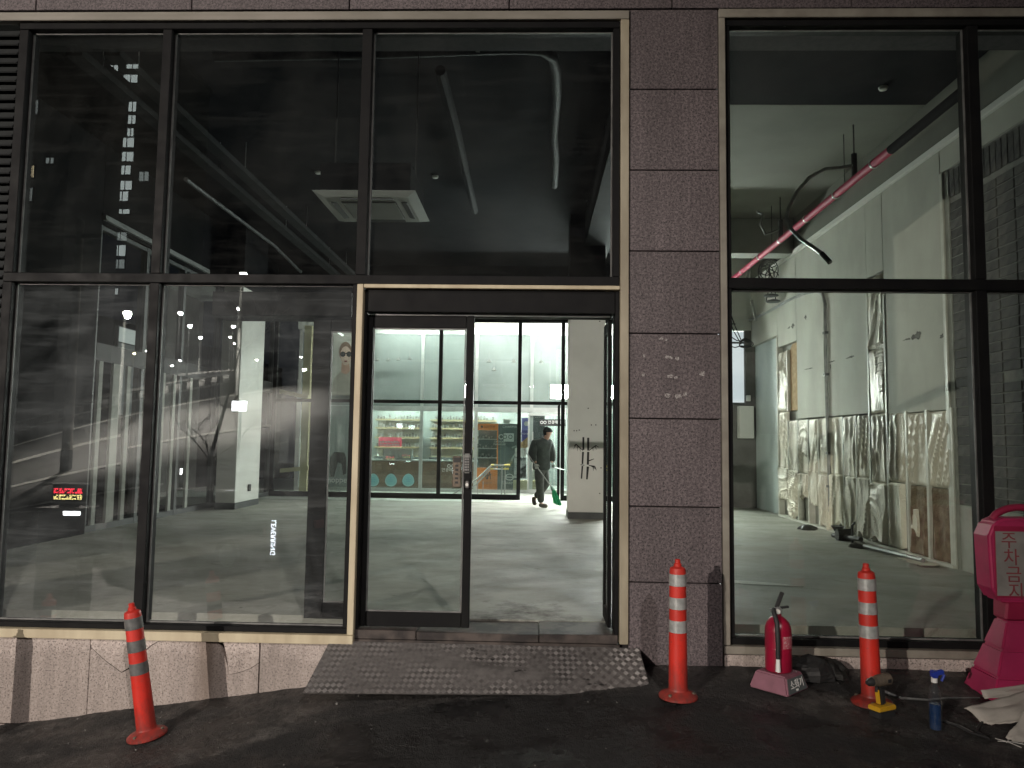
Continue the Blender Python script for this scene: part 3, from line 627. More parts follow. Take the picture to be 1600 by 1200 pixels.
# holes and scars in the boards
m_scar = pm('broken_board', (0.20, 0.195, 0.175), (0.10, 0.098, 0.09), 18, 0.9)
def scar(px, py, w, h, ang=0):
    p = atx(px, py, RX); n = 13; poly = []
    for k in range(n):
        a = 2 * PI * k / n; r = random.uniform(.35, 1.15); yy, zz = math.cos(a) * w * r, math.sin(a) * h * r
        poly.append((p.y + yy * math.cos(ang) - zz * math.sin(ang), p.z + yy * math.sin(ang) + zz * math.cos(ang)))
    obj('board_scar', MB().yz(poly, RX - .006, RX - .0035), m_scar, rw)
for a in ((1434, 524, .09, .07), (1428, 527, .06, .04), (1239, 509, .10, .06), (1233, 512, .09, .02), (1259, 496, .07, .05), (1418, 530, .14, .015), (1329, 558, .20, .018), (1300, 565, .16, .018), (1298, 572, .03, .06), (1265, 576, .25, .014), (1472, 525, .05, .03)): scar(*a)
# studs between the bays
def stud(yy, z0, z1, w=.035, **kw): return obj('stud', MB().box(RX - .012, RX + .10, yy - w / 2, yy + w / 2, z0, z1), m_stud, rw, **kw)
for k, yy in enumerate(YS):
    if k in (0,): continue
    stud(yy, 0.0, 1.90 if k not in (9,) else 3.6, .05 if k > 8 else .04)
stud(YS[8], 1.9, 3.95, .04); stud(YS[1], 2.1, 3.3, .04)
obj('floor_track', MB().box(RX - .03, RX + .10, 3.40, YS[0], 0.0, 0.035), m_stud, rw)
# wrapped insulation batts
m, t, b = nt('plastic_film_over_wool')
oi = N(t, 'ShaderNodeObjectInfo'); tc = N(t, 'ShaderNodeTexCoord'); mp = N(t, 'ShaderNodeMapping'); t.links.new(tc.outputs['Object'], mp.inputs[0])
cx = N(t, 'ShaderNodeCombineXYZ'); t.links.new(math_(t, 'MULTIPLY', math_(t, 'SUBTRACT', oi.outputs['Random'], 0.5), 1.5), cx.inputs[0]); t.links.new(cx.outputs[0], mp.inputs['Rotation'])
st = N(t, 'ShaderNodeMapping'); t.links.new(mp.outputs[0], st.inputs[0]); st.inputs['Scale'].default_value = (3, 9.0, 1.1)
cr = noise(t, st.outputs[0], 2.4, 5, 0.55, 1.6); n2 = noise(t, tc.outputs['Object'], 3.0, 4, .6, .5)
rid = math_(t, 'ABSOLUTE', math_(t, 'SUBTRACT', cr, 0.5)); 
c = ramp(t, n2, 0.35, 0.7, (0.88, 0.84, 0.72), (0.72, 0.66, 0.52)); c = mix(t, ramp(t, rid, 0.0, 0.06, (0.45, 0.45, 0.45), (0, 0, 0)), c, (0.80, 0.78, 0.70))
oi2 = math_(t, 'MULTIPLY_ADD', oi.outputs['Random'], 0.35); t.nodes[-1].inputs[2].default_value = 0.75
cc = N(t, 'ShaderNodeCombineColor'); [t.links.new(oi2, cc.inputs[i]) for i in range(3)]
t.links.new(mix(t, 1.0, c, cc.outputs[0], 'MULTIPLY'), b.inputs['Base Color']); b.inputs['Roughness'].default_value = 0.5; b.inputs['Coat Weight'].default_value = 0.10; b.inputs['Coat Roughness'].default_value = 0.2
bump(t, b, math_(t, 'ADD', rid, math_(t, 'MULTIPLY', cr, 0.7)), 0.55, 0.035); m_film = m
nb = [0]
def batt(y0, y1, z0, z1, out=.05, mt=None, ragged=0.0, name='insulation_batt', **kw):
    nb[0] += 1; s = nb[0] * 3.7; tilt = random.uniform(-1.4, 1.4)
    fr = random.uniform(4.5, 8); k2 = random.uniform(.5, 1.1)
    def rdg(x): return (1 - min(1, abs(x) * 2.6)) ** 2
    def fn(u, v):
        yy = lerp(y0 + .012, y1 - .012, u); zz = lerp(z0, z1, v)
        ty = tilt * (.4 + .6 * mnoise.noise((s, zz * .8, yy * .8)))
        a = yy * math.cos(ty) + zz * math.sin(ty); bb = -yy * math.sin(ty) + zz * math.cos(ty)
        w = rdg(mnoise.noise((a * fr + s, bb * k2, s))) * .034 + rdg(mnoise.noise((a * fr * 2.3, bb * 2.6 + s, s + 5))) * .007 + mnoise.noise((yy * 3, zz * 2, s)) * .03
        e = min(1, 14 * u * (1 - u)) * min(1, 22 * v * (1 - v) + .35)
        if ragged and v < .35:
            q = 1 - v / .35
            zz += ragged * mnoise.noise((yy * 6 + s, s, 0)) * q; yy += ((y0 + y1) / 2 - yy) * .35 * q * abs(mnoise.noise((s, 3, 1))) * 2 + ragged * .4 * mnoise.noise((s, u * 3, 2)) * q
        return (RX + .035 - e * (out * .7 + w), yy, zz)
    o = obj(name, MB().grid(fn, 22, 54), mt or m_film, rw, smooth=True, loc=(RX, (y0 + y1) / 2, (z0 + z1) / 2), **kw)
    return o
for k in range(len(YS) - 1):
    y1, y0 = YS[k], YS[k + 1]
    if k < 10:
        batt(y0, y1, random.uniform(.88, .95), 1.90 if k else 2.09, random.uniform(.03, .06))
        if k == 9: batt(y0 + .12, y1, .05, .93, .07, None, .1)
        else: batt(y0, y1, random.uniform(.04, .10) if k not in (0, 2, 3) else random.uniform(.25, .5), random.uniform(.90, 1.0), random.uniform(.06, .10), None, .12)
    else:
        batt(y0, y1, .93, 1.87, .045)
        batt(y0, y1, .03, .92, .02, m_wool, name='bare_wool_batt', label='bare brown insulation wool')
batt(YS[10] - .28, YS[10] - .05, .30, .62, .06, None, .15, label='torn hanging scrap of plastic film')
batt(YS[9], YS[8], 1.91, 2.85, .05); batt(YS[9], YS[8], 2.86, 3.93, .05); batt(YS[10] + .02, YS[9], 1.91, 2.80, .05) if False else None
batt(YS[1], YS[0], 2.10, 3.30, .05)
batt(YS[9], (YS[9] + YS[8]) / 2, 2.2, 2.95, .07, None, .05)
# brick face
x_b = RX + .02
obj('mortar_bed', MB().box(x_b, RX + .109, 0.25, 3.30, 0.76, 4.79), m_mortar, rw)
obj('plaster_patch', MB().box(RX + .012, RX + .108, 0.25, 3.40, 0.0, 0.755), m_plaster, rw)
obj('corner_bead', MB().box(RX - .015, RX + .09, 3.40, 3.465, 0.0, 4.79), m_stud, rw, bevel=0.003)
obj('plaster_edge', MB().box(RX + .004, RX + .108, 3.302, 3.399, 0.0, 4.79), m_plaster, rw)
bk0 = obj('brick', MB().box(x_b - .010, x_b + .01, -.143, .143, -.050, .050), m_brick, rw, bevel=0.004, loc=(x_b, 0, 0))
bk1 = obj('brick', MB().box(x_b - .010, x_b + .01, -.045, .045, -.165, .165), m_brick, rw, bevel=0.004, loc=(x_b, 0, 0))
bk0.location = (x_b - RX, 3.145 - 6, .83); bk1.location = (x_b - RX, 3.235 - 6, 4.60)
for r_ in range(32):
    for c_ in range(8):
        if (r_ == 0 and c_ == 0) or random.random() < .02: continue
        inst(bk0, rw, (x_b - RX + random.uniform(-.004, .003), 3.145 - .302 * c_ - 6 + random.uniform(-.004, .004), .83 + r_ * .1125 + random.uniform(-.003, .003)), rot=(random.uniform(-.01, .01), 0, 0))
for c_ in range(1, 24):
    inst(bk1, rw, (x_b - RX + random.uniform(-.004, .003), 3.235 - .1007 * c_ - 6, 4.60 + random.uniform(-.006, .006)))
# conduit clipped to the wall
cd = [at(1137, 508, 11.42)] + [atx(px, py, RX - .03) for px, py in ((1168, 502), (1200, 487), (1230, 470), (1255, 459), (1275, 455), (1285, 459), (1289, 475), (1290, 560), (1292, 640), (1295, 720), (1297, 800))]
con = obj('conduit', MB().tube(cd, .028, 8), m_galv, smooth=True); props(con, 'grey metal conduit bent down the face of the stripped wall', 'conduit')
for px, py in ((1290, 520), (1291, 585), (1295, 708), (1296, 760)):
    p = atx(px, py, RX - .03); obj('clip', MB().box(p.x - .035, p.x + .03, p.y - .05, p.y + .05, p.z - .02, p.z + .02), m_dkgrey, con, loc=p)
# valve assembly standing low by the wall, and rubble
va = thing('pipe_valve', 'black pipe valve assembly on short legs on the floor by the insulation', 'valve', at(1325, 838, 5.9))
vp = atx(1302, 836, 4.72); vq = atx(1345, 843, 4.72)
obj('pipe', MB().tube([vp, vq], .035, 10), m_blackmt, va, smooth=True); p = atx(1318, 836, 4.72)
obj('valve_body', MB().tube([p + Vector((-.1, 0, 0)), p + Vector((.1, 0, 0))], [.085, .10], 14), m_blackmt, va, smooth=True)
obj('handwheel', MB().tube([atx(1309, 830, 4.72), atx(1309, 822, 4.72)], [.05, .10], 10), m_blackmt, va, smooth=True)
for q in (vp, atx(1332, 840, 4.72)): obj('leg', MB().tube([q, Vector((q.x, q.y, 0.0))], .016, 6), m_blackmt, va)
q = atx(1332, 840, 4.72); obj('upright', MB().tube([q, q + Vector((0, 0, .18)), q + Vector((0.05, .02, .22))], .018, 6), m_blackmt, va)
def lump(name, c, r, m_, sq=.6, label=None, cat=None, seed=0, group=None, n=9):
    def fn(u, v):
        a = u * 2 * PI; e = (v - .0) * PI / 2 * 1.0
        d = Vector((math.cos(a) * math.cos(e), math.sin(a) * math.cos(e), math.sin(e) * sq))
        k = 1 + .35 * mnoise.noise(d * 1.7 + Vector((seed, 3, 1)))
        return tuple(Vector(c) + d * r * k)
    return obj(name, MB().grid(fn, n * 2, n), m_, label=label, cat=cat, group=group, loc=c)
p = at(1261, 826, 7.3); lump('rubble', (p.x, 7.3, 0.0), .16, m_blackmt, .5, 'dark lump of rubble on the floor beside the stripped wall', 'rubble', 4)
p = at(1392, 858, 5.2); lump('rubble', (4.62, 5.1, 0), .13, m_dwall, .6, 'small grey rubble heap at the foot of the wrapped insulation', 'rubble', 7)
sp_ = obj('pipe_stub', MB().tube([(4.60, 4.9, .05), (4.72, 4.35, .04), (4.78, 3.7, .045)], .03, 8), m_galv, smooth=True); props(sp_, 'thin pale pipe lying along the foot of the stripped wall', 'pipe')
fl = obj('crumpled_film', MB().grid(lambda u, v: (4.62 + .3 * v + .05 * mnoise.noise((u * 4, v * 4, 1)), 3.45 + .6 * u, .012 + .05 * abs(mnoise.noise((u * 6, v * 5, 3)))), 14, 6), m_film, smooth=True); props(fl, 'shiny scrap of plastic film on the floor under the bare wool', 'plastic film')
pa = obj('floor_streak', MB().xy([(1.75, 2.28), (2.0, 2.36), (2.3, 2.30), (2.55, 2.20), (2.75, 2.06), (2.5, 2.09), (2.2, 2.14), (1.9, 2.2)], 0.001, 0.005), m_paper); props(pa, 'long white streak on the bare floor inside the right window', 'plaster smear')  # thin white streak laid on the floor

# ------------------------------------------------------------------ back of the right bay
bw = thing('back_wall', 'dark plaster wall with a frosted window at the back right of the room', 'wall', (3.8, 11.6, 0))
obj('lower_wall', MB().box(3.95, 5.1, 11.5, 11.68, 0, 2.33), m_dwall, bw); obj('upper_wall', MB().box(3.95, 5.1, 11.5, 11.68, 4.06, 5.815), m_white, bw)
obj('side_wall', MB().box(4.86, 5.1, 11.502, 11.68, 2.332, 4.058), m_dwall, bw)
wn = obj('window', MB().box(3.95, 4.86, 11.55, 11.60, 2.332, 2.39).box(3.95, 4.86, 11.55, 11.60, 3.76, 3.80).box(3.95, 4.0, 11.552, 11.598, 2.392, 3.758), m_dkgrey, bw)
obj('frosted_pane', MB().box(3.95, 4.86, 11.605, 11.62, 2.34, 4.05), e_frost, wn)
eb = obj('meter_box', MB().box(4.66, 4.985, 11.28, 11.498, 1.57, 2.30), m_whitew, bevel=0.012); props(eb, 'white electrical box hanging on the dark back wall below the frosted window', 'electrical box')
obj('door_line', MB().box(4.69, 4.955, 11.272, 11.279, 1.60, 2.27), m_white, eb)
obj('side_socket', MB().box(4.87, 4.95, 11.40, 11.497, 2.42, 2.55), m_whitew, bw)
# ------------------------------------------------------------------ pillars
pr = thing('square_pillar', 'white square pillar behind the doorway with a black painted bamboo drawing', 'pillar', (1.02, 8.75, 0))
obj('shaft', MB().box(.675, 1.35, 8.4, 9.1, .125, 4.2), m_whitew, pr, bevel=.006); obj('dark_top', MB().box(.675, 1.35, 8.4, 9.1, 4.202, 5.815), m_bceil, pr); obj('skirting', MB().box(.668, 1.357, 8.393, 9.107, 0, .122), m_dkgrey, pr)  # upper shaft is near-black like the ceiling, as on the left pillar
def stroke(pts, w, px0=True):
    q = [at(px, py, 8.4) for px, py in pts]; L = MB()
    for i, (a, b_) in enumerate(zip(q, q[1:])):
        d = Vector((b_.x - a.x, 0, b_.z - a.z)).normalized(); n_ = Vector((-d.z, 0, d.x)); wa = w[i] / 2; wb = w[i + 1] / 2
        L.xz([(a.x - n_.x * wa, a.z - n_.z * wa), (a.x + n_.x * wa, a.z + n_.z * wa), (b_.x + n_.x * wb, b_.z + n_.z * wb), (b_.x - n_.x * wb, b_.z - n_.z * wb)], 8.396, 8.3985)
    return L
bam = MB()
for pts, w in ([((911.5, 683), (911.5, 703)), (.035, .035)], [((919, 684), (919, 704)), (.04, .035)], [((911, 706), (910, 725)), (.035, .03)], [((919, 706), (918.5, 726)), (.04, .04)], [((910, 728), (908.5, 748)), (.03, .025)], [((918.5, 729), (917, 749)), (.045, .03)],
               [((911, 704), (900, 694), (897, 697)), (.012, .02, .004)], [((900, 694), (896, 702)), (.015, .003)], [((903, 697), (902, 705)), (.015, .003)], [((906, 700), (907, 706)), (.012, .003)],
               [((920, 704), (931, 696), (936, 699)), (.012, .018, .003)], [((930, 697), (932, 703)), (.015, .003)], [((926, 699), (927, 705)), (.015, .003)], [((920, 720), (928, 717)), (.02, .01)], [((920, 727), (929, 729), (932, 735)), (.012, .03, .004)], [((927, 728), (927, 736)), (.02, .003)], [((924, 728), (930, 733)), (.02, .003)], [((907, 726), (913, 727)), (.012, .012)]):
    k = stroke(pts, w); bam.add(k.v, k.f)
obj('bamboo_drawing', bam, m_blackt, pr)
for px, py in ((897, 673), (901, 673), (905, 672), (939, 731), (937, 771), (919, 638), (924, 664), (931, 664), (930, 499), (937, 502)):
    p = at(px, py, 8.4); obj('nail_hole', MB().tube([(p.x, 8.3995, p.z), (p.x, 8.392, p.z)], .012, 6), m_blackt, pr, loc=p)
pq = thing('square_pillar', 'white pillar at the far left with a dark skirting, lit along one side', 'pillar', (-6.2, 9.5, 0))
obj('shaft', MB().box(-6.33, -5.93, 9.12, 10.4, .125, 4.5), m_white, pq, bevel=.006); obj('dark_top', MB().box(-6.33, -5.93, 9.12, 10.4, 4.502, 5.815), m_bceil, pq); obj('skirting', MB().box(-6.337, -5.923, 9.113, 10.407, 0, .122), m_dkgrey, pq)
p = atx(388, 762, -5.93); obj('socket', MB().box(-5.925, -5.89, p.y - .05, p.y + .05, p.z - .07, p.z + .07), m_blackt, pq)
# ------------------------------------------------------------------ left glazed wall and back partition
def glazed_wall_y(nm, label, X, ys, ztr, ztop, mg, mt, zb=.10):
    w = thing(nm, label, 'glass wall', (X, ys[0], 0))
    for z0, z1 in ((.0, zb), (ztr - .05, ztr + .05), (ztop - .06, ztop)): rail(w, X - .05, X + .05, ys[0], ys[-1], z0, z1, mt, bv=0)
    for yy in ys: rail(w, X - .055, X + .055, yy - .045, yy + .045, 0, ztop + .01, mt, 'mullion', bv=0)
    for a, b_ in zip(ys, ys[1:]):
        for z0, z1 in ((zb, ztr - .05), (ztr + .05, ztop - .06)): obj('glass_pane', MB().box(X - .005, X + .005, a + .046, b_ - .046, z0, z1), mg, w)
    return w
lwall = glazed_wall_y('glazed_side_wall', 'long glazed left side wall of the empty room with dark mullions', -6.6, [5.15, 6.55, 7.9, 9.5, 11.1, 12.75], 2.68, 4.6, m_glassSide, m_dkgrey)
slw = obj('side_wall', MB().box(-6.72, -6.5, .2, 5.09, 0, 5.815), m_nearblack); props(slw, 'dark solid stretch of the left side wall nearest the street', 'wall')
obj('bulkhead', MB().box(-6.7, -6.5, 5.1, 12.75, 4.605, 5.815), m_bceil, lwall)
rail(lwall, -6.56, -6.54, 5.2, 12.7, 2.55, 2.82, m_blackmt, 'transom_cover', bv=0)
rail(lwall, -6.53, -6.45, 5.1, 8.7, 4.66, 4.74, m_mid, 'trim_rail')
for a in (5.24, 5.62, 6.02, 6.68, 7.15, 7.55, 8.2): rail(lwall, -6.545, -6.505, a, a + (.10 if a != 5.62 else .2), .105, 2.545, m_beam, 'door_stile', bv=0)
PY = 12.8
pt = thing('glazed_partition', 'tall glass partition at the back of the room towards the bright lobby', 'glass wall', (-2, PY, 0))
PX = [-6.5, -4.35, -2.33, -.35, .73, 2.45, 3.75, 5.05]
for x0, x1 in zip(PX, PX[1:]):
    gap = abs(x0 + .35) < .01
    rail(pt, x0 + .046, x1 - .046, PY - .05, PY + .05, 2.345, 2.425, m_black, bv=0); rail(pt, x0 + .046, x1 - .046, PY - .05, PY + .05, 4.40, 4.50, m_black, bv=0)
    if not gap:
        rail(pt, x0 + .046, x1 - .046, PY - .05, PY + .05, -.002, .12, m_black, bv=0); obj('glass_pane', MB().box(x0 + .046, x1 - .046, PY - .005, PY + .005, .121, 2.344), m_glassP, pt)
    obj('glass_pane', MB().box(x0 + .046, x1 - .046, PY - .005, PY + .005, 2.426, 4.399), m_glassP, pt)
for x0 in PX: rail(pt, x0 - .045, x0 + .045, PY - .052, PY + .052, -.002, 4.5, m_black, 'mullion', bv=0)
obj('bulkhead', MB().box(-6.7, 5.1, PY - .1, PY + .1, 4.505, 5.95), m_bceil, pt)
od = thing('glass_door', 'open glass door standing edge-on in the back partition behind the sweeping man', 'door', (.62, 12.3, 0))
rail(od, .60, .64, 12.15, 12.21, 0.01, 2.33, m_black, 'stile', bv=0); rail(od, .60, .64, 12.68, 12.74, 0.01, 2.33, m_black, 'stile', bv=0); rail(od, .60, .64, 12.211, 12.679, 0.01, .12, m_black, 'rail', bv=0)
obj('glass_pane', MB().box(.615, .625, 12.211, 12.679, .121, 2.33), m_glassP, od)
# ------------------------------------------------------------------ ceiling services
def tag(o, label, cat, group=None): return props(o, label, cat, group)
duct = [at(335, 88, 1.6), at(450, 86, 1.6), at(560, 84, 1.55), at(680, 80, 1.5), at(760, 77, 1.5), at(820, 76, 1.5), at(848, 79, 1.55), at(864, 90, 1.75), at(869, 110, 2.05), at(870, 150, 2.7), at(865, 215, 3.9), at(868, 250, 4.5), at(866, 290, 5.6)]
tag(obj('flexible_duct', MB().tube(duct, .055, 10), m_foil, smooth=True), 'flexible foil duct running across under the dark ceiling and turning back', 'duct')
p = at(747, 74, 1.5); tag(obj('pipe_hanger', MB().tube([p + Vector((-.02, 0, 0)), p + Vector((.02, 0, 0))], .075, 12).tube([p, (p.x, p.y, 5.8)], .008, 6), m_galv, smooth=True), 'bright metal strap hanging the flexible duct from the dark ceiling', 'pipe hanger')
p = at(747, 74, 1.5); tag(obj('metal_pipe', MB().tube([at(688, 110, 1.95), at(712, 200, 3.4), at(742, 330, 7.5)], .06, 8), m_dim, smooth=True), 'straight grey pipe running back along the dark ceiling', 'pipe')
for Xc, lbl in ((-4.33, 'long grey cable tray on the dark ceiling, the inner of two'), (-4.72, 'long grey cable tray on the dark ceiling, the outer of two')):
    tr_ = thing('cable_tray', lbl, 'cable tray', (Xc, 6, 5.3), 'cable trays on the dark ceiling')
    obj('tray', MB().box(Xc - .07, Xc + .07, 1.5, 11.8, 5.28, 5.31), m_dim, tr_); obj('flange', MB().box(Xc + .07, Xc + .085, 1.5, 11.8, 5.28, 5.36), m_dim, tr_); obj('flange', MB().box(Xc - .085, Xc - .07, 1.5, 11.8, 5.28, 5.36), m_dim, tr_)
    for yy in (2, 5, 8, 11): obj('hanger_rod', MB().tube([(Xc, yy, 5.31), (Xc, yy, 5.82)], .006, 6), m_galv, tr_, loc=(Xc, yy, 5.5))
tag(obj('metal_pipe', MB().tube([at(290, 280, 4), at(430, 385, 8.6), at(470, 425, 11)], .03, 8), m_duct, smooth=True), 'thin grey pipe below the cable trays on the left', 'pipe')
# ceiling air conditioner
ac = thing('ceiling_air_conditioner', 'white square ceiling air conditioner hanging under the dark ceiling by the doorway', 'air conditioner', (-1.58, 1.42, 3.72))
def acx(): return -2.06, -1.10, .95, 1.91, 3.70
x0, x1, y0, y1, z0 = acx()
obj('fascia', MB().hexa([(x0 + .09, y0 + .09, z0 - .035), (x1 - .09, y0 + .09, z0 - .035), (x1 - .09, y1 - .09, z0 - .035), (x0 + .09, y1 - .09, z0 - .035)], [(x0, y0, z0), (x1, y0, z0), (x1, y1, z0), (x0, y1, z0)]), m_white, ac, bevel=.004)
obj('casing', MB().box(x0 + .06, x1 - .06, y0 + .06, y1 - .06, z0 + .002, z0 + .28), m_bceil, ac)
for k in range(4):
    cx_, cy_ = (x0 + x1) / 2, (y0 + y1) / 2; a = k * PI / 2
    obj('air_flap', MB().rbox((cx_ + math.cos(a) * .335, cy_ + math.sin(a) * .335, z0 - .037), (.055, .50, .012), (0, .2, a)), m_dkgrey, ac)
gr = obj('grille', MB().box(cx_ - .26, cx_ + .26, cy_ - .26, cy_ + .26, z0 - .039, z0 - .0355), m_dkgrey, ac)
for k in range(17): obj('grille_slat', MB().box(cx_ - .25, cx_ + .25, cy_ - .245 + k * .0305, cy_ - .230 + k * .0305, z0 - .048, z0 - .0395), m_white, gr)
for sx in (-.4, .4): obj('hanger_rod', MB().tube([(cx_ + sx, cy_, z0 + .25), (cx_ + sx, cy_, 5.82)], .008, 6), m_blackmt, ac)
# smoke detectors
def detector(c, lbl):
    d = thing('smoke_detector', lbl, 'smoke detector', c, 'smoke detectors on the ceiling')
    obj('base', MB().lathe([(.055, 0), (.055, -.015)], c, 16), m_white, d, smooth=True); obj('cap', MB().lathe([(.052, -.0155), (.045, -.035), (.02, -.045)], c, 16), m_white, d, smooth=True)
def at_z(px, py, Z):
    d = rt * ((px - 800) / 1160.0) + up * (-(py - 600) / 1160.0) + fw
    return CAM + d * ((Z - CAM.z) / d.z)
for px, py, lbl in ((1380, 136, 'round white smoke detector on the dark ceiling in the right window'), (680, 275, 'round white smoke detector on the dark ceiling above the doorway'), (603, 66, 'round white smoke detector close behind the top of the glass'), (497, 268, 'round white smoke detector by the air conditioner')):
    detector(at_z(px, py, 5.82), lbl)
# red sprinkler pipe
zp = 5.045; SPX = (at_z(1385, 241, zp).x + at_z(1160, 423, zp).x) / 2
sp1 = thing('sprinkler_pipe', 'long red sprinkler pipe along the right wall, black at its near end', 'pipe', (SPX, 6, zp))
obj('red_run', MB().tube([(SPX, atx(1392, 236, SPX).y, zp), (SPX, 11.44, zp)], .052, 14), m_pink, sp1, smooth=True); obj('black_run', MB().tube([(SPX, 1.6, zp), (SPX, atx(1392, 236, SPX).y - .001, zp)], .055, 14), m_bceil, sp1, smooth=True)
for px, py in ((1365, 257), (1306, 306), (1260, 345), (1219, 379), (1187, 404), (1160, 427)):
    yy = atx(px, py, SPX).y
    if yy < 11.3: obj('coupling', MB().tube([(SPX, yy - .014, zp), (SPX, yy + .014, zp)], .060, 14), m_silver, sp1, smooth=True, loc=(SPX, yy, zp))
for px, py, h in ((1335, 262, .42), (1220, 372, .42)):
    yy = atx(px, py + 12, SPX).y
    obj('riser', MB().tube([(SPX, yy, zp), (SPX, yy, zp + h - .06)], .038, 10).tube([(SPX, yy, zp + h - .06), (SPX, yy, 5.815)], .01, 6), m_blackmt, sp1, smooth=True)
for px in (1320, 1205): yy = atx(px, 300, SPX).y; obj('hanger_rod', MB().tube([(SPX, yy, zp), (SPX, yy, 5.815)], .006, 6), m_blackmt, sp1)
yh = atx(1335, 274, SPX).y
hose = [(SPX, yh, zp + .20)] + [at(px, py, yh + dy) for px, py, dy in ((1315, 262, 0), (1290, 264, .05), (1265, 277, .1), (1245, 300, .1), (1232, 325, .1), (1229, 340, .05), (1236, 358, 0), (1252, 374, -.1), (1270, 386, -.2), (1284, 396, -.3), (1297, 410, -.4))]
hs = obj('flexible_hose', MB().tube(hose, .026, 8), m_galv, smooth=True); tag(hs, 'grey flexible sprinkler hose curling down from the red pipe', 'hose')
obj('nozzle', MB().tube([hose[-2], hose[-1]], .034, 8), m_blackmt, hs, smooth=True)
yh2 = atx(1220, 380, SPX).y
tag(obj('flexible_hose', MB().tube([(SPX, yh2, zp + .2)] + [at(px, py, yh2) for px, py in ((1207, 363), (1196, 366), (1188, 350), (1192, 335), (1183, 331))], .02, 6), m_galv, smooth=True), 'short thin hose by the far riser of the red pipe', 'hose')
wb = thing('cable_bundle', 'tangle of looped black cables hanging below the red pipe', 'cables', at(1200, 420, 9.6))
for k in range(9):
    c0 = at(1199 + random.uniform(-6, 6), 424 + random.uniform(-6, 6), 9.5 + random.uniform(-.15, .15)); r_ = random.uniform(.09, .22); tl = random.uniform(-.6, .6)
    obj('cable', MB().tube([c0 + Vector((math.cos(a) * r_, math.sin(a) * tl * r_, math.sin(a) * r_ * 1.15)) for a in [i * 2 * PI / 18 for i in range(19)]], .009, 5), m_rubber, wb, smooth=True)
for k, (px, py) in enumerate(((1199, 395), (1205, 400), (1212, 470), (1197, 470), (1205, 462), (1218, 432), (1216, 410))):
    obj('cable', MB().tube([at(1201, 420, 9.5), at((1201 + px) / 2 + 4, (420 + py) / 2, 9.55), at(px, py, 9.5)], .010, 5), m_rubber, wb, smooth=True)
tag(obj('strap_hanger', MB().rbox(at(1171, 420, 10.0), (.05, .01, .95), (0, math.radians(14), 0)).rbox(at(1178, 485, 10.0), (.05, .01, .45), (0, math.radians(-12), 0)), m_galv), 'bent grey metal strap hanging near the red pipe end', 'metal strap')
wc = thing('cable_bundle', 'black cables running from a knot above the meter box', 'cables', at(1160, 535, 11.0))
for a, b_ in (((1138, 480), (1160, 536)), ((1137, 495), (1158, 538)), ((1137, 540), (1160, 540)), ((1140, 525), (1162, 533))):
    obj('cable', MB().tube([at(*a, 10.9), at((a[0] + b_[0]) / 2, (a[1] + b_[1]) / 2 + 3, 10.95), at(*b_, 11.0)], .012, 5), m_rubber, wc, smooth=True)
for k in range(4):
    c0 = at(1163 + k, 536, 11.0); r_ = .09 + .02 * k
    obj('cable', MB().tube([c0 + Vector((math.cos(a) * r_, .1 * math.sin(2 * a), math.sin(a) * r_ * .7)) for a in [i * 2 * PI / 14 for i in range(15)]], .010, 5), m_rubber, wc, smooth=True)
for px, py, lbl in ((1205, 462, 'round grey lamp fitting hanging by the transom, upper'), (1208, 471, 'round grey lamp fitting hanging by the transom, lower')):
    p = at(px, py, 9.4); tag(obj('lamp_fitting', MB().lathe([(.02, .05), (.13, .02), (.15, 0), (.14, -.012)], p, 14), m_dkgrey, smooth=True, loc=p), lbl, 'lamp fitting')

# ================================================================== LOBBY AND OPTICIAN BEYOND THE PARTITION
obj('lobby_ceiling', MB().box(-9.5, 6.3, PY + .1, 15.05, 5.3, 5.5), m_white, kind='structure')
bkh = obj('lobby_bulkhead', MB().box(-6.7, 6.3, 15.06, 15.2, 4.53, 5.5), m_white); props(bkh, 'white bulkhead above the optician shop front', 'wall')
lend = obj('lobby_wall', MB().box(-9.7, -9.51, 12.0, 15.2, -.2, 5.3), m_dwall); tag(lend, 'added end wall blocking lobby light on the far left', 'wall')  # unseen wall added to keep lobby light off the neighbour building
rwl = obj('lobby_wall', MB().box(6.3, 6.5, 12.0, 21, 0, 5.3), m_white); tag(rwl, 'bright white wall closing the lobby on the right', 'wall')
lp = thing('tube_light', 'bare tube light hanging under the lobby ceiling beyond the glass partition', 'tube light', (-3.6, 13.9, 4.80), 'lobby tube lights')
obj('tube', MB().box(-3.6 - .75, -3.6 + .75, 13.83, 13.97, 4.73, 4.85), e_panel, lp, bevel=.03, bseg=2); obj('tray', MB().box(-3.6 - .78, -3.6 + .78, 13.82, 13.98, 4.853, 4.90), m_silver, lp)
for sx in (-.6, .6): obj('hanger_rod', MB().tube([(-3.6 + sx, 13.9, 4.90), (-3.6 + sx, 13.9, 5.3)], .008, 6), m_silver, lp)
for x in (-1.4, .6, 2.4, 3.9, 5.4):
    c = copy_tree(lp); c.location = (x, 13.9, 4.80)
SY = 15.1
shop = thing('shop_front', 'optician shop front in the lobby with silver frames and grey glass above', 'shop front', (-2.5, SY, 0))
MX = [-6.6, -4.66, -3.13, -1.60, -.05, 1.10, 2.85, 4.5, 6.25]
m_upper = pm('grey_back_glass', (0.33, 0.37, 0.358), (0.25, 0.285, 0.277), 0.6, 0.12, coat=0.3)
obj('frame_rail', MB().box(-6.6, 6.29, SY - .04, SY + .04, 0, .09), m_silver, shop); obj('frame_rail', MB().box(-6.6, 6.29, SY - .042, SY + .042, 2.24, 2.38), m_silver, shop); obj('frame_rail', MB().box(-6.6, 6.29, SY - .04, SY + .04, 4.42, 4.52), m_silver, shop)
for x in MX: obj('mullion', MB().box(x - .045, x + .045, SY - .045, SY + .045, 0.0, 4.5), m_silver, shop)
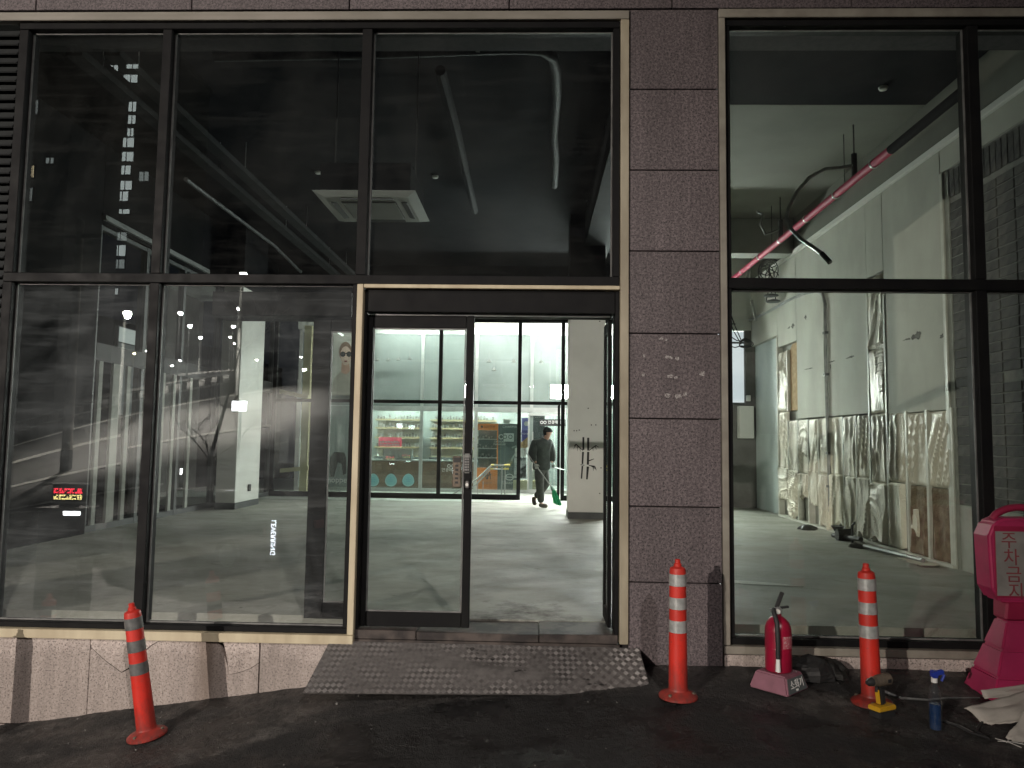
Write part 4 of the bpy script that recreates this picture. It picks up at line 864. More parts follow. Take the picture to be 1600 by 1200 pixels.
for a, b_ in zip(MX, MX[1:]):
    obj('glass_pane', MB().box(a + .046, b_ - .046, SY - .006, SY + .006, .091, 2.239), m_glassS, shop); obj('upper_pane', MB().box(a + .046, b_ - .046, SY - .006, SY + .03, 2.381, 4.419), m_upper, shop)
# added pendant shapes standing in for pale reflections in the grey glass
for px, py in ((590, 563), (607, 563), (623, 562), (640, 561), (764, 565), (803, 565), (846, 566), (772, 578)):
    p = at(px, py, SY - .3); o = obj('pendant_reflection', MB().lathe([(.006, .3), (.006, .07), (.02, .06), (.07, -.01), (.065, -.02)], p, 10), m_galv, loc=p, smooth=True)
    tag(o, 'small pale pendant shape standing in for a reflection in the grey glass', 'reflection shape', 'lobby reflection shapes')
lbx = thing('light_box', 'bright white light box over the shop door with an added unseen run to the right', 'light box', (3.2, 14.4, 2.78))  # left end is the real box; the unseen length was added to light the room
obj('casing', MB().box(.46, 6.0, 14.42, 14.6, 2.60, 2.97), m_white, lbx, bevel=.01); obj('lit_face', MB().box(.47, 5.99, 14.40, 14.419, 2.61, 2.96), e_box, lbx)
for x in (.8, 2.4, 4.0, 5.6): obj('hanger_rod', MB().tube([(x, 14.5, 2.97), (x, 14.5, 5.3)], .01, 6), m_silver, lbx)
# inside of the shop
SB = 19.0
sh = thing('shop_room', 'pale inside of the optician shop with back wall and ceiling', 'room', (-2, 17, 0))
obj('back_wall', MB().box(-6.6, 6.29, SB, SB + .1, 0, 3.1), pm('shop_wall', (0.40, 0.44, 0.42), (0.34, 0.38, 0.36), 0.8, 0.8), sh); obj('room_ceiling', MB().box(-6.6, 6.29, SY + .05, SB, 3.1, 3.2), m_white, sh); obj('side_wall', MB().box(-6.7, -6.6, SY + .05, SB, 0, 3.1), m_white, sh)
for k, (x, y) in enumerate(((-5.2, 16.6), (-3.4, 16.6), (-1.6, 16.6), (.2, 16.6), (-4.2, 18.2), (-1.8, 18.2), (.6, 18.2), (1.8, 16.8))):
    o = obj('ceiling_light', MB().box(x - .35, x + .35, y - .12, y + .12, 3.06, 3.095), e_shop, loc=(x, y, 3.08)); tag(o, 'long light fitting on the ceiling inside the optician shop', 'ceiling light', 'lights inside the optician shop')
def shelf(px0, px1, lbl):
    a, b_ = at(px0, 680, 18.3).x, at(px1, 680, 18.3).x
    s = thing('display_shelf', lbl, 'display shelf', ((a + b_) / 2, 18.6, 0))
    obj('back_panel', MB().box(a, b_, 18.62, 18.70, .2, 2.05), m_whitew, s)
    for py in (656, 669, 684, 699, 714):
        z = at(620, py, 18.3).z; obj('shelf_board', MB().box(a, b_, 18.25, 18.615, z - .02, z + .03), m_shelf, s)
        gl_ = MB(); x = a + .06
        while x < b_ - .1:
            if random.random() < .85:
                w_ = random.uniform(.05, .075); h_ = random.uniform(.05, .14); gl_.box(x, x + w_, 18.3, 18.34, z + .031, z + .031 + h_)
            x += .095
        if py < 710: obj('spectacles', gl_, m_spec, s, kind='stuff')
    obj('base_cabinet', MB().box(a, b_, 18.2, 18.6, 0.004, .9), m_greyprint, s)
shelf(586, 658, 'lit display shelves of spectacles behind the red sign'); shelf(672, 728, 'lit display shelves of spectacles seen through the closed door leaf')
shelf(738, 775, 'display shelves of spectacles behind the orange stand')
ct = obj('counter', MB().box(-4.9, -1.75, 16.6, 17.2, .004, 0.80), m_brown, bevel=.01); tag(ct, 'long brown counter inside the optician shop', 'counter')
obj('counter_top', MB().box(-4.95, -1.70, 16.55, 17.25, .803, .84), m_silver, ct)
p0, p1 = at(592, 683, 16.2), at(627, 698, 16.2)
rs = obj('red_sign', MB().box(p0.x, p1.x, 16.2, 16.26, p1.z, p0.z), e_redsign); tag(rs, 'glowing red and white sign standing on the counter', 'sign')
bl = MB()
for r_ in range(2):
    x = p0.x + .03
    while x < p1.x - .05:
        w_ = random.uniform(.03, .07); zz = p1.z + .02 + r_ * .085; bl.box(x, x + w_, 16.19, 16.199, zz, zz + random.uniform(.045, .07)); x += w_ + .018
obj('lettering', bl, m_whitet, rs)
tag(obj('white_card', MB().box(p0.x + .05, p1.x + .25, 16.6, 16.9, .845, 1.15), m_upper), 'pale grey box on the counter under the red sign', 'box')
lm = obj('desk_lamp', MB().tube([at(642, 727, 16.7), at(642, 705, 16.7), at(647, 716, 16.7)], .02, 6), m_whitew); tag(lm, 'small desk lamp on the shop counter', 'lamp')
def egg(c, r, parent_kw):
    pts = []
    for k in range(28):
        a = 2 * PI * k / 28; kx = 1 - .16 * math.sin(a); pts.append((c.x + math.cos(a) * r * kx, c.z + math.sin(a) * r * 1.08))
    o = obj('window_sticker', MB().xz(pts, SY - .014, SY - .008), m_aqua, loc=c, **parent_kw)
    rim = MB(); n = 28
    for k in range(n):
        a, b_ = pts[k], pts[(k + 1) % n]; f = lambda q, s: (c.x + (q[0] - c.x) * s, c.z + (q[1] - c.z) * s)
        rim.xz([f(a, .90), f(b_, .90), f(b_, .87), f(a, .87)], SY - .016, SY - .0145)
    obj('rim_line', rim, m_whitet, o)
    for j, (w_, h_) in enumerate(((.45, .10), (.8, .07), (.6, .07))):
        x = -w_ / 2
        lines = MB()
        while x < w_ / 2 - .02:
            ww = random.uniform(.05, .11); lines.box(c.x + x * r, c.x + (x + ww) * r, SY - .0165, SY - .0145, c.z + (.30 - j * .28) * r, c.z + (.30 - j * .28 + h_ * 1.3) * r); x += ww + .03
        obj('print_line', lines, m_aquad, o)
for px, lbl in ((597, 'leftmost aqua egg-shaped sticker at the foot of the shop window'), (611.5, 'middle aqua egg-shaped sticker between two others on the shop window'), (638, 'rightmost aqua egg-shaped sticker on the shop window')):
    pass
for px, lbl in ((583, 'leftmost of three aqua egg-shaped stickers low on the shop window'), (611, 'middle of three aqua egg-shaped stickers low on the shop window'), (638, 'rightmost of three aqua egg-shaped stickers low on the shop window')):
    egg(at(px, 750, SY), .165, dict(label=lbl, cat='sticker', group='aqua window stickers'))
# lettering on the shop glass
gl = thing('window_lettering', 'small white spectacles logo and shop name on the shop glass', 'lettering', at(705, 730, SY))
def ring(parent, c, r, w, y, mt, name='ring', sx=1.0):
    L = MB(); n = 20
    for k in range(n):
        a, b_ = 2 * PI * k / n, 2 * PI * (k + 1) / n
        L.xz([(c[0] + math.cos(a) * (r - w) * sx, c[1] + math.sin(a) * (r - w)), (c[0] + math.cos(a) * r * sx, c[1] + math.sin(a) * r), (c[0] + math.cos(b_) * r * sx, c[1] + math.sin(b_) * r), (c[0] + math.cos(b_) * (r - w) * sx, c[1] + math.sin(b_) * (r - w))], y, y + .004)
    return obj(name, L, mt, parent)
for px in (701.5, 708): p = at(px, 728, SY); ring(gl, (p.x, p.z), .048, .014, SY - .014, m_whitet)
text('shop_name', '안경매니져', .11, at(704, 734.5, SY - .012), FRONT, m_whitet, gl)
# orange stand
os_ = thing('display_stand', 'orange framed lens display stand beside the dark grey panel', 'display stand', at(762, 765, 15.5))
a, b_ = at(746, 662, 15.5), at(777, 767, 15.5)
zt, zb_ = a.z, .02; zm1, zm2 = at(760, 672, 15.5).z, at(760, 731, 15.5).z
obj('header', MB().box(a.x, b_.x, 15.5, 15.56, zm1, zt), m_orange, os_); obj('foot_panel', MB().box(a.x, b_.x, 15.5, 15.56, zb_, zm2), m_orange, os_); obj('side_post', MB().box(b_.x - .03, b_.x, 15.5, 15.56, zm2 + .001, zm1 - .001), m_orange, os_)
obj('back', MB().box(a.x, b_.x - .04, 16.0, 16.05, zm2, zm1), m_greyprint, os_)
for k in range(3):
    zz = lerp(zm2, zm1, .25 + .25 * k); obj('shelf_board', MB().box(a.x, b_.x - .04, 15.6, 15.99, zz, zz + .02), m_silver, os_)
    tb = MB()
    for j in range(5): x = a.x + .04 + j * .085; tb.box(x, x + .05, 15.65, 15.7, zz + .021, zz + .03 + random.uniform(.03, .12))
    obj('stock', tb, m_spec, os_)
text('heading', '■ 네모안경', .085, ((a.x + b_.x) / 2, 15.494, (zt + zm1) / 2), FRONT, m_blackt, os_)
cxo, czo = (a.x + b_.x) / 2, zm2 - .22
for dx, an in ((-.10, .18), (-.04, -.25), (.04, .25), (.09, -.1), (.005, .0)):
    obj('emblem', MB().rbox((cxo + dx, 15.494, czo), (.022, .006, .20), (0, an, 0)), m_blackt, os_)
obj('emblem', MB().rbox((cxo, 15.4935, czo), (.26, .005, .022), (0, -.3, 0)), m_blackt, os_)
text('caption', 'AKIETT', .085, (cxo, 15.494, czo - .21), FRONT, m_brown, os_)
# grey optical panel
gp = thing('optical_board', 'dark grey optical panel with a white spectacles logo and lettering', 'display panel', at(796, 765, 15.5))
a, b_ = at(778.5, 662, 15.5), at(813, 767, 15.5)
obj('board', MB().box(a.x, b_.x, 15.5, 15.56, .02, a.z), m_greyprint, gp); cxg = (a.x + b_.x) / 2
def GZ(py): return at(796, py, 15.5).z
text('brand', 'CHARMA', .10, (cxg, 15.494, GZ(667)), FRONT, m_whitet, gp); text('brand', 'CHARMA', .10, (cxg, 15.494, GZ(755)), FRONT, m_whitet, gp)
lx0, lx1 = at(787, 680, 15.5).x, at(803, 680, 15.5).x
obj('logo_block', MB().box(lx0, lx1, 15.49, 15.4985, GZ(690), GZ(677)), m_whitet, gp, bevel=.003)
p = at(783, 682.5, 15.49); ring(gp, (p.x, p.z), .075, .025, 15.492, m_whitet)
for px in (789, 797.5): p = at(px, 682.5, 15.49); ring(gp, (p.x, p.z), .06, .02, 15.484, m_greyprint)
text('lettering', 'OPTICAL\nMANAGER', .075, (at(791, 0, 15.5).x, 15.494, GZ(692.5)), FRONT, m_whitet, gp)
p = at(796, 745.5, 15.49); ring(gp, (p.x, p.z), .095, .022, 15.492, m_whitet, sx=1.3); obj('logo_bar', MB().box(p.x - .13, p.x + .13, 15.488, 15.4915, p.z - .012, p.z + .012), m_whitet, gp)
hp = [at(px, py, 15.49) for px, py in ((800, 700), (806, 697), (809, 703), (803, 712), (799, 720))]
obj('figure_print', MB().tube([(q.x, 15.492, q.z) for q in hp], .03, 6), m_upper, gp)
tag(obj('white_case', MB().box(at(796, 0, 15.6).x, at(806, 0, 15.6).x, 15.57, 15.8, GZ(662) + .01, GZ(655)), m_paper), 'white box on top of the dark grey optical panel', 'box')
# purple poster column and leaflets
pp = thing('poster', 'purple poster column with white badge beside the shop door', 'poster', at(822, 700, 15.4))
q0, q1, q2 = at(815, 653, 15.4), at(830, 691, 15.4), at(815, 672, 15.4)
obj('upper_sheet', MB().box(q0.x, q1.x, 15.4, 15.42, q2.z, q0.z), pm('violet_print', (0.22, 0.22, 0.55), (0.18, 0.18, 0.48), 2, .5), pp); obj('lower_sheet', MB().box(q0.x, q1.x, 15.4, 15.42, q1.z, q2.z - .002), m_purple, pp)
p = at(822.5, 662, 15.4); obj('badge', MB().xz([(p.x + math.cos(2 * PI * k / 16) * (.075 if k % 2 else .06), p.z + math.sin(2 * PI * k / 16) * (.075 if k % 2 else .06)) for k in range(16)], 15.388, 15.399), m_whitet, pp)
text('lettering', 'TOTAL', .062, at(821.5, 678, 15.394), FRONT, m_whitet, pp)
tag(obj('tan_board', MB().xz([(q.x, q.z) for q in (at(813, 692, 15.38), at(831, 678, 15.38), at(831, 697, 15.38), at(813, 702, 15.38))], 15.36, 15.385), m_osb), 'tan hand-shaped card leaning under the purple poster', 'card')
tag(obj('white_notice', MB().box(at(814, 0, 15.37).x, at(831, 0, 15.37).x, 15.35, 15.37, at(820, 714, 15.37).z, at(820, 700, 15.37).z), m_paper), 'blank white notice under the purple poster', 'notice')
m_bw = pm('mono_photo_print', (0.55, 0.55, 0.55), (0.03, 0.03, 0.03), 3.2, 0.5, lo=.42, hi=.55)
tag(obj('mono_poster', MB().box(at(813, 0, 15.37).x, at(831, 0, 15.37).x, 15.352, 15.37, at(820, 747, 15.37).z, at(820, 715, 15.37).z), m_bw), 'black and white photo poster low beside the shop door', 'poster')
tag(obj('tan_carton', MB().box(at(812, 0, 15.4).x, at(833, 0, 15.4).x, 15.35, 15.7, .004, .34), m_cream), 'yellowish carton on the floor left of the shop door', 'carton')
# shop door with black sign
dr = thing('shop_door', 'silver framed shop door behind the man with a black lettered band', 'door', (.5, SY - .1, 0))
x0, x1 = at(833, 0, SY - .1).x, at(884, 0, SY - .1).x
for n_, a in (('stile', (x0, x0 + .05, .01, 2.22)), ('stile', (x1 - .05, x1, .01, 2.22)), ('rail', (x0 + .051, x1 - .051, 2.15, 2.22)), ('rail', (x0 + .051, x1 - .051, .01, .12))): obj(n_, MB().box(a[0], a[1], SY - .12, SY - .07, a[2], a[3]), m_silver, dr)
obj('glass_pane', MB().box(x0 + .051, x1 - .051, SY - .1, SY - .09, .121, 2.149), m_glassS, dr)
p = at(840, 0, SY - .15); obj('pull_handle', MB().tube([(p.x, SY - .17, at(840, 736, SY).z), (p.x, SY - .17, at(840, 675, SY).z)], .018, 8), m_silver, dr, smooth=True)
s0, s1 = at(843, 655, SY - .13), at(884, 666, SY - .13)
sg = obj('name_band', MB().box(s0.x, s1.x, SY - .14, SY - .125, s1.z, s0.z), m_blackt, dr)
for px in (846.5, 851.5): p = at(px, 660, SY - .14); ring(sg, (p.x, p.z), .042, .014, SY - .146, m_whitet)
text('shop_name', '안경매니져', .105, at(869, 660, SY - .144), FRONT, m_whitet, sg, sx=.95)
tag(obj('dark_display', MB().box(at(836, 0, 15.6).x, at(858, 0, 15.6).x, 15.55, 15.7, 1.2, 2.2), m_blackt), 'dark display board inside the shop door', 'display board')
tag(obj('white_cabinet', MB().box(at(836, 0, 16.2).x, at(852, 0, 16.2).x, 16.1, 16.6, .004, 1.1), m_white), 'white cabinet inside the shop door', 'cabinet')
tag(obj('yellow_carton', MB().box(at(837, 0, 15.7).x, at(856, 0, 15.7).x, 15.6, 16.0, .004, .32), m_shelf), 'yellow carton standing inside the shop door', 'carton')
# posters on the far left of the shop front
po = thing('poster', 'tall pale poster of a woman in dark round sunglasses', 'poster', at(545, 560, SY - .1))
a, b_ = at(522, 507, SY - .1), at(575, 618, SY - .1)
obj('sheet', MB().box(a.x, b_.x, SY - .1, SY - .085, b_.z, a.z), pm('pale_poster', (0.50, 0.48, 0.44), (0.56, 0.54, 0.50), 1, .5), po)
def PF(pts): return [(q.x, q.z) for q in (at(px, py, SY - .1) for px, py in pts)]
def ell(cx_, cy_, rx, ry, n=20): return [(cx_ + math.cos(2 * PI * k / n) * rx, cy_ + math.sin(2 * PI * k / n) * ry) for k in range(n)]
YA = SY - .1
obj('blouse_print', MB().xz(PF([(518, 617), (519, 603), (523, 590), (532, 581), (546, 578), (552, 584), (557, 600), (558, 617)]), YA - .006, YA - .001), pm('cream_cloth_print', (0.42, 0.385, 0.335), (0.33, 0.30, 0.26), 9, .6, stretch=(4, 1, .5)), po)
obj('neck_print', MB().xz(PF([(533, 582), (534, 567), (546, 567), (547, 580), (541, 585)]), YA - .009, YA - .007), m_skin, po)
m_face = pm('face_print', (0.62, 0.46, 0.38), (0.58, 0.42, 0.35), 3, .6)
obj('hair_print', MB().xz(PF(ell(540, 550, 10, 16)), YA - .012, YA - .0095), m_brown, po); obj('face_print', MB().xz(PF(ell(540.5, 556, 8.5, 15)), YA - .015, YA - .0125), m_face, po)
for cx_ in (536, 545.5): obj('sunglasses_print', MB().xz(PF(ell(cx_, 553.5, 4.3, 4.3, 14)), YA - .018, YA - .0155), m_blackt, po)
obj('sunglasses_print', MB().xz(PF([(539.5, 551.5), (542, 551.5), (542, 552.8), (539.5, 552.8)]), YA - .018, YA - .0155), m_blackt, po); obj('lips_print', MB().xz(PF(ell(540.5, 564.5, 2.8, 1.1)), YA - .018, YA - .0155), m_text, po)
hp_ = thing('poster', 'grey green lower poster with a black bag picture and the word hopper', 'poster', at(540, 700, SY - .1))
a, b_ = at(512, 634, SY - .1), at(575, 768, SY - .1)
obj('sheet', MB().box(a.x, b_.x, SY - .1, SY - .085, max(.1, b_.z), a.z), m_upper, hp_)
obj('bag_print', MB().xz(PF([(515, 745), (516, 715), (522, 706), (538, 707), (541, 716), (541, 740), (536, 742), (534, 725), (528, 722), (522, 745)]), YA - .006, YA - .001), m_rubber, hp_)
text('lettering', 'hopper', .22, at(529, 750, YA - .008), FRONT, m_whitet, hp_)
tag(obj('strip_light', MB().rbox(at(528, 519, 14.6), (.35, .04, .05), (0, .55, 0)), e_white), 'short tilted strip light above the pale poster', 'strip light')
lw_ = obj('lobby_wall', MB().box(-6.55, -5.3, 15.22, 15.3, 0, 4.5), m_white); tag(lw_, 'pale wall behind the cream steel frame at the far left of the lobby', 'wall')
# cream steel frame behind the left end of the partition
cf = thing('steel_frame', 'cream painted steel frame with sloping beams behind the partition', 'steel frame', (-6, 14.3, 0))
a, b_ = at(478, 505, 14.3), at(492, 780, 14.3)
obj('post', MB().box(a.x, a.x + .2, 14.2, 14.35, 0, 4.5), m_cream, cf); obj('post', MB().box(a.x + .26, a.x + .36, 14.3, 14.4, 0, 4.5), m_silver, cf)
for y0, y1 in ((611, 621), (735, 731)):
    q0, q1 = at(438, y0, 14.1), at(482, y1, 14.1); obj('beam', MB().hexa([(q0.x, 14.05, q0.z - .06), (q1.x, 14.05, q1.z - .06), (q1.x, 14.15, q1.z - .06), (q0.x, 14.15, q0.z - .06)], [(q0.x, 14.05, q0.z + .05), (q1.x, 14.05, q1.z + .05), (q1.x, 14.15, q1.z + .05), (q0.x, 14.15, q0.z + .05)]), m_cream, cf)
# handrail in the lobby
hr = thing('handrail', 'silver handrail with yellow taped top sloping down to the left in the lobby', 'handrail', (-.9, 14, 0))
H = lambda px, py: at(px, py, 14.0)
obj('rail', MB().tube([H(690, 783), H(745, 749), H(768, 727), H(795, 727)], .025, 8), m_steel, hr, smooth=True); obj('rail', MB().tube([H(700, 788), H(745, 756), H(766, 733), H(793, 733)], .02, 8), m_steel, hr, smooth=True)
obj('tape', MB().tube([H(767, 726.6), H(772, 726.6)], .029, 8).tube([H(788, 726.6), H(797, 726.6)], .029, 8).tube([H(766, 732.6), H(771, 732.6)], .025, 8).tube([H(787, 732.6), H(795, 732.6)], .025, 8), m_yelt, hr)
for px in (784, 789, 746.5, 755): q = H(px, 745); obj('post', MB().tube([(q.x, 14, 0), (q.x, 14, H(px, 730 if px > 770 else 752).z)], .018 if px > 770 else .01, 8), m_steel, hr)
tag(obj('floor_strip', MB().box(-.78, -.36, 14.0, 14.4, -.0025, .004), m_yelt), 'yellow tactile strip on the lobby floor at the handrail foot', 'floor strip')

# ================================================================== THE MAN SWEEPING
def skin_obj(name, joints, edges, mt, parent, sub=2, base=None):
    me = bpy.data.meshes.new(name); bp = wloc(parent)
    me.from_pydata([tuple(Vector(j[:3])) for j in joints], edges, [])
    o = bpy.data.objects.new(name, me); COL.objects.link(o); o.parent = parent
    md = o.modifiers.new('Skin', 'SKIN'); md.use_smooth_shade = True
    for i, j in enumerate(joints):
        sv = me.skin_vertices[0].data[i]; r = j[3]; sv.radius = (r, r) if not isinstance(r, tuple) else r; sv.use_root = (i == 0)
    s2 = o.modifiers.new('Sub', 'SUBSURF'); s2.levels = sub; s2.render_levels = sub
    me.materials.append(mt); return o
man = thing('person', 'man in black beanie, dark jacket and trousers walking while sweeping with a green broom', 'person', (at(853, 793, 10.7).x - .05, 10.7, 0))
# x: to the right in the picture, y: away from the camera, z: up
J = [(-.05, 0, .90, .10), (-.055, 0, 1.06, .10), (-.05, 0, 1.24, .135), (-.03, -.01, 1.40, .115), (.035, -.02, 1.475, .055), (.065, -.04, 1.545, .06), (.08, -.05, 1.63, .088), (.082, -.05, 1.70, .06),
     (-.19, -.10, 1.40, .06), (-.24, -.16, 1.17, .047), (-.19, -.24, 1.0, .03), (-.18, -.26, .965, .024),
     (.10, .10, 1.41, .06), (.15, .05, 1.18, .045), (.17, -.04, 1.0, .03), (.182, -.055, .965, .024),
     (-.10, -.06, .82, .07), (-.085, -.09, .47, .055), (-.06, -.08, .10, .036), (.03, -.13, .045, .028),
     (-.01, .06, .82, .07), (.05, .05, .50, .055), (-.19, .12, .20, .036), (-.20, .09, .07, .028)]
E_ = [(0, 1), (1, 2), (2, 3), (3, 4), (4, 5), (5, 6), (6, 7), (3, 8), (8, 9), (9, 10), (10, 11), (3, 12), (12, 13), (13, 14), (14, 15), (0, 16), (16, 17), (17, 18), (18, 19), (0, 20), (20, 21), (21, 22), (22, 23)]
body = skin_obj('body', J, E_, m_skin, man)
jk = [(-.055, 0, .79, .215), (-.055, 0, .87, .215), (-.055, 0, 1.04, .205), (-.05, -.005, 1.24, .21), (-.035, -.01, 1.38, .155), (.02, -.02, 1.465, .095), (.045, -.03, 1.50, .085),
      (-.20, -.10, 1.38, .115), (-.265, -.17, 1.17, .10), (-.205, -.245, .985, .07), (.11, .10, 1.39, .11), (.17, .05, 1.18, .095), (.185, -.04, .99, .068)]
skin_obj('jacket', jk, [(0, 1), (1, 2), (2, 3), (3, 4), (4, 5), (5, 6), (4, 7), (7, 8), (8, 9), (4, 10), (10, 11), (11, 12)], m_jacket, man)
tr_ = [(-.05, 0, 1.0, .13), (-.05, 0, .90, .165), (-.10, -.06, .78, .125), (-.088, -.09, .48, .095), (-.057, -.08, .10, .080), (-.01, .06, .78, .125), (.05, .05, .50, .098), (-.182, .118, .20, .076)]
skin_obj('trousers', tr_, [(0, 1), (1, 2), (2, 3), (3, 4), (1, 5), (5, 6), (6, 7)], m_trouser, man)
skin_obj('shoe', [(-.065, -.08, .10, .062), (-.07, -.08, .048, .05), (.03, -.13, .05, .05), (.085, -.155, .042, .04)], [(0, 1), (1, 2), (2, 3)], m_shoe, man)
skin_obj('shoe', [(-.19, .12, .21, .060), (-.225, .115, .18, .05), (-.20, .085, .085, .05), (-.185, .07, .04, .04)], [(0, 1), (1, 2), (2, 3)], m_shoe, man)
hx, hy, hz = .08, -.05, 1.655
def beanie(u, v):
    a = u * 2 * PI; e = v * PI / 2; r = .101
    return (man.location.x + hx - .008 + math.cos(a) * math.cos(e) * r * 1.06, man.location.y + hy + math.sin(a) * math.cos(e) * r * .98, hz + .005 + math.sin(e) * .098 - .012 * math.cos(a))
obj('beanie', MB().grid(beanie, 20, 8), m_knit, man, smooth=True)
obj('beanie_band', MB().lathe([(.104, -.012), (.108, .0), (.107, .028), (.101, .032)], (man.location.x + hx - .006, man.location.y + hy, hz - .004), 20), m_knit, man, smooth=True)
ML = man.location
def mp(x, y, z): return Vector((ML.x + x, ML.y + y, ML.z + z))
obj('hair', MB().grid(lambda u, v: tuple(mp(hx - .012, hy, 1.62) + Vector((-math.cos((u - .5) * 2.6) * .093, math.sin((u - .5) * 2.6) * .09, .035 - v * .08))), 10, 4), m_knit, man, smooth=True)
obj('nose', MB().lathe([(.006, .03), (.012, .012), (.016, 0), (.008, -.008)], mp(hx + .078, hy - .048, 1.625), 8), m_skin, man, smooth=True)
for s_ in (-1, 1): obj('eye', MB().lathe([(.003, .009), (.009, 0), (.003, -.009)], mp(hx + .072 - .012 * (s_ < 0), hy - .042 + s_ * .032 - .01, 1.645), 8), m_blackt, man)
obj('mouth', MB().rbox(mp(hx + .074, hy - .048, 1.585), (.012, .04, .007), (0, 0, -.5)), m_text, man); obj('ear', MB().lathe([(.006, .03), (.016, .01), (.014, -.02), (.005, -.032)], mp(hx - .005, hy - .088, 1.625), 8, 1, .5), m_skin, man, smooth=True)
def hand(c, dirv, thumbv, curl, mt):
    c = Vector(c); d = Vector(dirv).normalized(); t_ = Vector(thumbv).normalized(); n_ = d.cross(t_)
    h = skin_obj('hand', [tuple(c) + (.034,), tuple(c + d * .045) + (.042,), tuple(c + d * .075) + (.036,)], [(0, 1), (1, 2)], mt, man, 2)
    for k, (o_, L_) in enumerate(((-.03, .062), (-.01, .072), (.01, .068), (.03, .054))):
        b0 = c + d * .075 + t_ * -o_; b1 = b0 + (d + n_ * curl).normalized() * L_ * .5; b2 = b1 + (d * .2 + n_ * curl).normalized() * L_ * .35; b3 = b2 + (n_ * curl - d * .6).normalized() * L_ * .3
        f = skin_obj('finger', [tuple(q) + (r_,) for q, r_ in zip((b0, b1, b2, b3), (.012, .011, .010, .009))], [(0, 1), (1, 2), (2, 3)], mt, h, 1); 
    th = [c + d * .02 + t_ * .03, c + d * .045 + t_ * .055, c + d * .07 + t_ * .05 + n_ * curl * .03]
    skin_obj('thumb', [tuple(q) + (r_,) for q, r_ in zip(th, (.014, .012, .011))], [(0, 1), (1, 2)], mt, h, 1)
hand((-.185, -.255, .955), (.25, -.2, -1), (.9, -.2, .2), -1.0, m_glove); hand((.185, -.06, .95), (.3, -.15, -1), (.9, .1, .1), 1.0, m_glove)
br = thing('broom', 'long broom with green bristles held by the sweeping man', 'broom', mp(.2, -.36, 0))
obj('handle', MB().tube([mp(-.44, -.22, 1.27), mp(-.165, -.30, .90), mp(.17, -.37, .455)], .013, 8), m_steel, br, smooth=True)
obj('ferrule', MB().tube([mp(.15, -.366, .485), mp(.20, -.375, .40)], [.02, .045], 8), m_dpan, br, smooth=True)
brs = MB()
for k in range(90):
    a = random.uniform(-1, 1); b2 = random.uniform(-1, 1); s0 = mp(.20 + a * .03, -.375 + b2 * .02, .41); e0 = mp(.285 + a * .085, -.39 + b2 * .035, .10 + abs(a) * .03 + random.uniform(-.02, .02) - a * .03)
    brs.tube([s0, (s0 + e0) / 2 + Vector((.01 * a, 0, 0)), e0], [.007, .008, .007], 4)
obj('bristle', brs, m_green, br, kind='stuff')
dp = thing('dustpan', 'dusty green dustpan held in the man\'s left hand', 'dustpan', mp(.3, -.05, .86))
obj('pan', MB().hexa([mp(.22, -.18, .87), mp(.50, -.22, .80), mp(.52, .10, .80), mp(.24, .08, .87)], [mp(.21, -.18, .885), mp(.50, -.22, .81), mp(.52, .10, .81), mp(.23, .08, .885)]), m_dpan, dp); obj('rim', MB().hexa([mp(.205, -.19, .87), mp(.225, -.19, .87), mp(.245, .09, .87), mp(.225, .09, .87)], [mp(.20, -.19, .96), mp(.22, -.19, .96), mp(.24, .09, .96), mp(.22, .09, .96)]), m_dpan, dp)
obj('grip', MB().tube([mp(.23, -.05, .90), mp(.185, -.09, .885)], .016, 8), m_dpan, dp)

# ================================================================== THINGS ON THE ASPHALT
def delineator(x, y, lbl, tilt=(0, 0), worn=False):
    z = gz(x, y) + .004
    d = thing('delineator_post', lbl, 'delineator post', (x, y, z), 'red delineator posts along the wall')
    c = (x, y, z); n = 28
    obj('base', MB().lathe([(.128, 0), (.128, .012), (.118, .022), (.088, .034), (.066, .048), (.0635, .06)], c, n), m_red, d, smooth=True)
    obj('tube', MB().lathe([(.0625, .0605), (.0575, .50), (.0545, .82), (.050, .845), (.030, .856)], c, n), m_red, d, smooth=True)
    obj('cap', MB().lathe([(.026, .8565), (.026, .872), (.019, .878), (.019, .900), (.014, .904)], c, 16), m_red, d, smooth=True)
    for z0, z1 in ((.425, .505), (.578, .655), (.730, .808)):
        r = .0600 - z0 * .0052 + .0016
        obj('reflective_band', MB().lathe([(r - .001, z0), (r + .0005, z0 + .001), (r - .0012, z1 - .001), (r - .003, z1)], c, n), m_refld if worn else m_refl, d, smooth=True)
    for a in (-1.9, .2, 2.3):
        obj('anchor_bolt', MB().lathe([(.013, .018), (.013, .034), (.008, .038)], (x + math.cos(a) * .10, y + math.sin(a) * .10, z), 6), m_toolgrey, d)
    d.rotation_euler = (tilt[0], tilt[1], random.uniform(-.5, .5)) if not tilt[1] else (tilt[0], tilt[1], 0)
    return d
delineator(-2.60, -.50, 'leaning red delineator post with grey worn bands before the pale cracked plinth', (math.radians(3), math.radians(-8.5)), True)
delineator(.985, -.53, 'upright red delineator post with white bands before the granite pier')
delineator(2.24, -.57, 'red delineator post with white bands behind the cordless drill', (0, math.radians(-1.2)))
delineator(-4.10, -.50, 'red delineator post beyond the left edge whose shadow falls on the plinth', (0, 0), True)

